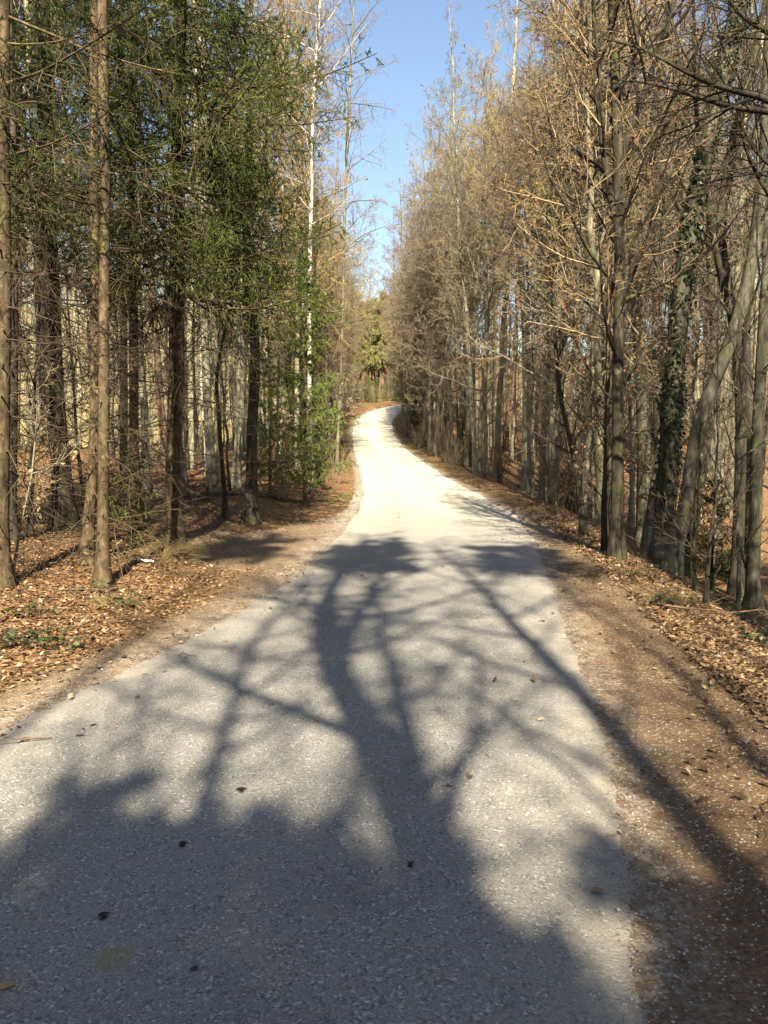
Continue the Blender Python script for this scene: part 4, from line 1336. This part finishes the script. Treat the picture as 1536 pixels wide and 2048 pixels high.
for (k, x, y, s) in [('beech', -9, -5, 1), ('beech', -7, -11, 1.0), ('pale', -12, -1, 1), ('beech', -13, -9, 1), ('pale', -6.2, 1.0, .9), ('fir', -9.5, 2.5, .8), ('beech', 6, -7, 1), ('pale', 8, -3, 1), ('beech', 10.5, 2, 1), ('beech', 7, 3.5, .9), ('fir', -6.6, 3.0, .8), ('fir', -9.6, 6.0, .8), ('fir', -12.5, 7.5, .85), ('fir', -5.5, -3.6, 1.05), ('fir', -6.0, -7, 1.05),
                     *[('fir', x, -31 - 3 * math.sin(x * 1.7), 1.05) for x in np.arange(-17, 18, 2.4)], *[('fir', -9.5 - 2.2 * (i % 2), y, 1.0) for i, y in enumerate(np.arange(-26, -8, 2.6))], *[('fir', 10.5 + 2.2 * (i % 2), y, 1.0) for i, y in enumerate(np.arange(-26, 4, 2.6))],
                     *[('fir', -15 - 2 * (i % 2), y, 1.0) for i, y in enumerate(np.arange(-6, 10, 3.2))], *[('hedge', 6.5 + i % 2, y, 1.1) for i, y in enumerate(np.arange(-20, -8, 3))], *[('hedge', -7.5 - i % 2, y, 1.1) for i, y in enumerate(np.arange(-20, -12, 3))], ('fir', -11, -3, .9), ('fir', -8, -2.5, .75), ('hedge', 4.9, 5.2, 1), ('hedge', 6.4, 7.4, .9), ('fir', 5.2, 3.2, .75), ('fir', 7.4, 4.6, .72), ('fir', 9.5, 6.0, .8), ('hedge', 5.5, -2, 1), ('hedge', 8.5, -6, 1), ('hedge', 6.3, 1.2, .9), ('beech', 12, -4, 1), ('hedge', 10, -9, 1.1)]:
    vs = VAR[k]; nm, look = LOOK[k]
    plant(nm, vs[int(abs(x * 7)) % len(vs)], (x, y, float(ground_z(x, y))), f'{look} out of the picture beside the viewer', 'tree', f'{look} trees beside the viewer', x, s)

# ------------------------------------------------------------------ small things
# scrap of white paper
f = ground_at(290, 1127)
g = np.random.default_rng(90)
nu, nv = 9, 6
uu, vv = np.meshgrid(np.linspace(-.5, .5, nu), np.linspace(-.5, .5, nv))
top = np.stack([uu * .17 + .01 * np.sin(vv * 9), vv * .09 + .012 * np.sin(uu * 11), .02 + .018 * np.sin(uu * 7 + 1) * np.cos(vv * 5) + g.normal(0, .004, uu.shape)], -1)
top[..., 0] *= 1 + .25 * np.sin(vv * 7)
pb = MB(); idx = np.arange(nu * nv).reshape(nv, nu)
q = np.stack([idx[:-1, :-1], idx[:-1, 1:], idx[1:, 1:], idx[1:, :-1]], -1).reshape(-1, 4)
pb.add(top, q); pb.add(top - np.array([0, 0, .0015]), q[:, ::-1])
o = bpy.data.objects.new('paper_scrap', pb.mesh('paper_scrap', [M['paper']])); COL.objects.link(o)
o.location = f + np.array([0, 0, .02]); o.rotation_euler = (0, .1, .15)
tag(o, 'crumpled white paper scrap lying in the brown leaves', 'litter')

# dry grass tufts
def tuft(n, h, spread, seed):
    g = np.random.default_rng(seed)
    a = g.random(n) * 6.283; r = g.random(n) ** .7 * spread
    P = np.empty((n, 5, 3)); P[:, 0] = np.stack([np.cos(a) * r, np.sin(a) * r, np.full(n, -.03)], -1)
    b = a + g.normal(0, .7, n); ln = g.uniform(.25, 1.1, n)
    D = nrm(np.stack([np.cos(b) * ln, np.sin(b) * ln, np.ones(n)], -1)); L = h * g.uniform(.4, 1.1, n)
    for s in range(1, 5):
        D = nrm(D + np.stack([np.cos(b) * .16, np.sin(b) * .16, np.full(n, -.13 * s)], -1) + g.normal(0, .06, (n, 3)))
        P[:, s] = P[:, s - 1] + D * (L / 4)[:, None]
    tb = MB(); V, Q = tubes(P, np.full((n, 1), (.0028)) * np.linspace(1, .4, 5)[None], 3); tb.add(V, Q)
    return tb.mesh('grass_tuft', [M['grass_dry']])


tufts = [tuft(150, .55, .14, 500), tuft(90, .34, .10, 501)]
for i, (px, py, v, s, label) in enumerate([(352, 1108, 0, 1.1, 'tall tuft of straw-yellow grass at the foot of the large spruce'), (322, 1112, 0, .9, 'straw grass tuft just left of the tallest one'), (385, 1104, 0, .9, 'straw grass tuft nearest the dirt lay-by'),
                                        (368, 1128, 1, 1, 'low straw tuft in front of the tallest grass'), (232, 1210, 1, 1, 'wispy dry tuft in the leaves before the foremost pole'), (1255, 1150, 1, 1, 'dry tuft at the foot of the forked trunk'),
                                        (1320, 1200, 1, 1.1, 'dry tuft on the bank before the ivy tree'), (1190, 1150, 1, .8, 'short dry tuft at the edge of the right shoulder')]):
    f = ground_at(px, py)
    o = bpy.data.objects.new('grass_tuft', tufts[v]); COL.objects.link(o); o.location = f; o.rotation_euler = (0, 0, i * 1.3); o.scale = (s, s, s)
    tag(o, label, 'grass tuft', 'dry grass tufts along the road')

# low ivy and bramble on the forest floor
def ground_ivy(seed, n=60, spread=.35):
    g = np.random.default_rng(seed)
    p = np.stack([g.normal(0, spread * .5, n), g.normal(0, spread * .5, n), g.uniform(.02, .13, n)], -1)
    up = nrm(np.stack([g.normal(0, .5, n), g.normal(0, .5, n), np.ones(n)], -1))
    d = nrm(np.stack([g.normal(0, 1, n), g.normal(0, 1, n), g.normal(-.1, .2, n)], -1))
    b = MB(); V, Q = leaf_faces(p, d, g.uniform(.05, .09, n), g, .8, up); b.add(V, Q)
    P = np.stack([np.concatenate([p[:, :2] * .3, np.full((n, 1), -.02)], -1), p * np.array([.75, .75, .9]), p], 1)
    s = MB(); V, Q = tubes(P, np.full((n, 3), .0018), 3); s.add(V, Q)
    return [('leaves', b.mesh('leaves', [M['ivy']], False)), ('stem', s.mesh('stem', [M['twig_dark']]))]


ivies = [ground_ivy(510), ground_ivy(511, 34, .25)]
for i, (px, py, v, label) in enumerate([(32, 1295, 0, 'dark green ivy clump low at the left rim'), (120, 1300, 1, 'small ivy plant among leaves near the left rim'), (210, 1185, 1, 'small ivy plant at the foot of the foremost pole'), (60, 1235, 1, 'ivy sprig in the shade of the leaf bank'),
                                        (1470, 1240, 0, 'dark ivy clump on the right bank by the snapped sapling'), (1440, 1215, 1, 'ivy sprig on the bank below the crooked trunk'), (1510, 1290, 0, 'ivy clump at the right rim in the leaves'), (1330, 1215, 1, 'ivy sprig on the bank below the ivy tree'), (250, 1215, 1, 'single ivy sprig in sunlit leaves left of the road')]):
    f = ground_at(px, py)
    plant('ivy_plant', ivies[v], f, label, 'ivy plant', 'ivy plants on the forest floor', i * 1.7, .9)

# leaves lying on the asphalt
def road_leaf(s, c, seed):
    g = np.random.default_rng(seed)
    n = 9
    t = np.linspace(0, 1, n)
    w = .28 * np.sin(np.pi * t ** .85) * (1 + .08 * np.sin(t * 30))
    z = .012 * np.sin(t * 3 + seed)
    A = np.stack([t - .5, w, z + w * .25], -1); B = np.stack([t - .5, -w, z + w * .3], -1); C = np.stack([t - .5, 0 * t, z], -1)
    V = np.concatenate([A, C, B]) * s
    q = [[i, i + 1, n + i + 1, n + i] for i in range(n - 1)] + [[n + i, n + i + 1, 2 * n + i + 1, 2 * n + i] for i in range(n - 1)]
    b = MB(); b.add(V, q)
    return b.mesh('road_leaf', [c])


M['leaf_black'] = plain_material('wet_dark_leaf', (.03, .022, .018), .6)
M['leaf_tan'] = plain_material('tan_leaf', (.30, .19, .10), .8)
for (px, py, s, c, a, label) in [(483, 1586, .055, 'leaf_black', .2, 'dark oval leaf lying in the left lane by the shadow edge'), (208, 1840, .045, 'leaf_black', .5, 'black leaf on the shaded asphalt above the ochre stain'),
                                 (366, 1695, .04, 'leaf_black', .1, 'small dark leaf in the shaded left lane'), (632, 1446, .045, 'leaf_tan', 1.2, 'tan leaf on sunlit asphalt left of the trunk shadow'),
                                 (1085, 1245, .07, 'leaf_tan', .1, 'curled brown leaf near the right edge of the asphalt'), (822, 1737, .04, 'leaf_black', .9, 'small dark leaf mid-road in deep shade'),
                                 (1196, 1791, .06, 'leaf_tan', .2, 'thin tan leaf on the shaded right lane'), (886, 1136, .06, 'leaf_black', .3, 'tiny dark leaf far up the shaded road'), (10, 1985, .06, 'leaf_tan', .4, 'brown leaf at the lower left corner of the road')]:
    Yq = float(row_to_y(py)); q = pt(px, py, Yq)
    o = bpy.data.objects.new('road_leaf', road_leaf(s, M[c], int(px))); COL.objects.link(o)
    o.location = (q[0], Yq, float(road_z(Yq)) + .019); o.rotation_euler = (0, 0, a)
    tag(o, label, 'leaf', 'single leaves on the road')

# fallen sticks
def stick(L, r, seed):
    g = np.random.default_rng(seed)
    P = np.stack([np.linspace(0, L, 9), np.cumsum(g.normal(0, .03, 9)), .02 + np.abs(np.cumsum(g.normal(0, .015, 9)))], -1)
    b = MB(); V, Q = tubes(P[None], (r * np.linspace(1, .35, 9))[None], 5); b.add(V, Q)
    P2, R2, L2 = grow(P[None], (r * np.linspace(1, .35, 9))[None], np.array([L]), 7, .15, .95, 45, 10, .4, 4, .02, .1, .012, .003, .3, None, .4, .7, g)
    V, Q = tubes(P2, R2, 3); b.add(V, Q)
    return b.mesh('fallen_stick', [M['twig_dead']])


for (px, py, L, r, a, label) in [(60, 1140, 1.0, .010, .6, 'grey forked stick lying in leaves before the black spruce'), (250, 1120, .8, .008, .15, 'thin stick lying beside the white paper scrap'),
                                 (90, 1190, .9, .008, -.3, 'dead twig across the shaded leaves at the left'), (1330, 1225, 1.1, .011, -.5, 'long dead stick lying along the right leaf bank'), (1420, 1290, .8, .008, -.7, 'short dead stick in the sunlit right leaves'),
                                 (405, 1085, .9, .008, .4, 'fallen branch by the straw grass tufts')]:
    f = ground_at(px, py)
    o = bpy.data.objects.new('fallen_stick', stick(L, r, int(px))); COL.objects.link(o)
    o.location = f + np.array([0, 0, .015]); o.rotation_euler = (0, 0, a)
    tag(o, label, 'stick', 'sticks on the forest floor')

for (px, py, L_, r_, a, label) in [(1290, 1012, 5.0, .10, 2.75, 'fallen grey log lying on the slope behind the front trunks'), (300, 985, 4.0, .08, .25, 'rotting log on the shaded rise behind the large spruce'), (1420, 1085, 3.0, .07, .5, 'short mossy log in the leaves below the bank')]:
    f = ground_at(px, py)
    g = np.random.default_rng(int(px))
    n = 14
    d = np.linspace(0, L_, n)
    lx_ = f[0] + np.cos(a) * d + np.cumsum(g.normal(0, .02, n)); ly_ = f[1] + np.sin(a) * d
    Pl = np.stack([lx_ - f[0], ly_ - f[1], ground_z(lx_, ly_) - f[2] + r_ * .7], -1)
    b = MB(); Rl = (r_ * np.linspace(1, .6, n))[None]
    V, Q = tubes(Pl[None], Rl, 9); b.add(V, Q)
    V, Q = tubes(np.stack([Pl[:1] - (Pl[1] - Pl[0]) * .001, Pl[:1]], 1), np.array([[.001, r_]]), 9); b.add(V, Q)
    P2, R2, L2 = grow(Pl[None], Rl, np.array([.9]), 7, .2, .95, 60, 10, 1, 4, .05, .1, .02, .006, .1, None, .4, .5, g)
    V, Q = tubes(P2, R2, 5); b.add(V, Q)
    o = bpy.data.objects.new('fallen_log', b.mesh('fallen_log', [M['damp_bark']])); COL.objects.link(o); o.location = f
    tag(o, label, 'log', 'logs on the forest floor')

# ------------------------------------------------------------------ light
sun = bpy.data.lights.new('sun', 'SUN')
sun.energy = 5.0; sun.angle = R(.53); sun.color = (1, .885, .66)
so = bpy.data.objects.new('sun', sun); COL.objects.link(so)
so.rotation_euler = (math.pi / 2 - SUN_EL, 0, -SUN_AZ)
w = bpy.data.worlds.new('World'); sc.world = w; w.use_nodes = True
nt = w.node_tree
sky = nt.nodes.new('ShaderNodeTexSky'); sky.sky_type = 'NISHITA'; sky.sun_disc = False
sky.sun_elevation = SUN_EL; sky.sun_rotation = math.pi + SUN_AZ
sky.air_density = 1.2; sky.dust_density = 1.3; sky.ozone_density = 1.0
nt.links.new(sky.outputs[0], nt.nodes['Background'].inputs[0])
nt.nodes['Background'].inputs[1].default_value = .06
vs_ = sc.view_settings
vs_.view_transform = 'Standard'; vs_.look = 'None'; vs_.gamma = 1; vs_.exposure = 1.96
sc.render.engine = 'CYCLES'
c = sc.cycles
c.max_bounces = 6; c.diffuse_bounces = 2; c.glossy_bounces = 2; c.transmission_bounces = 3; c.transparent_max_bounces = 4
c.caustics_reflective = False; c.caustics_refractive = False
c.use_denoising = True
sc.render.film_transparent = False
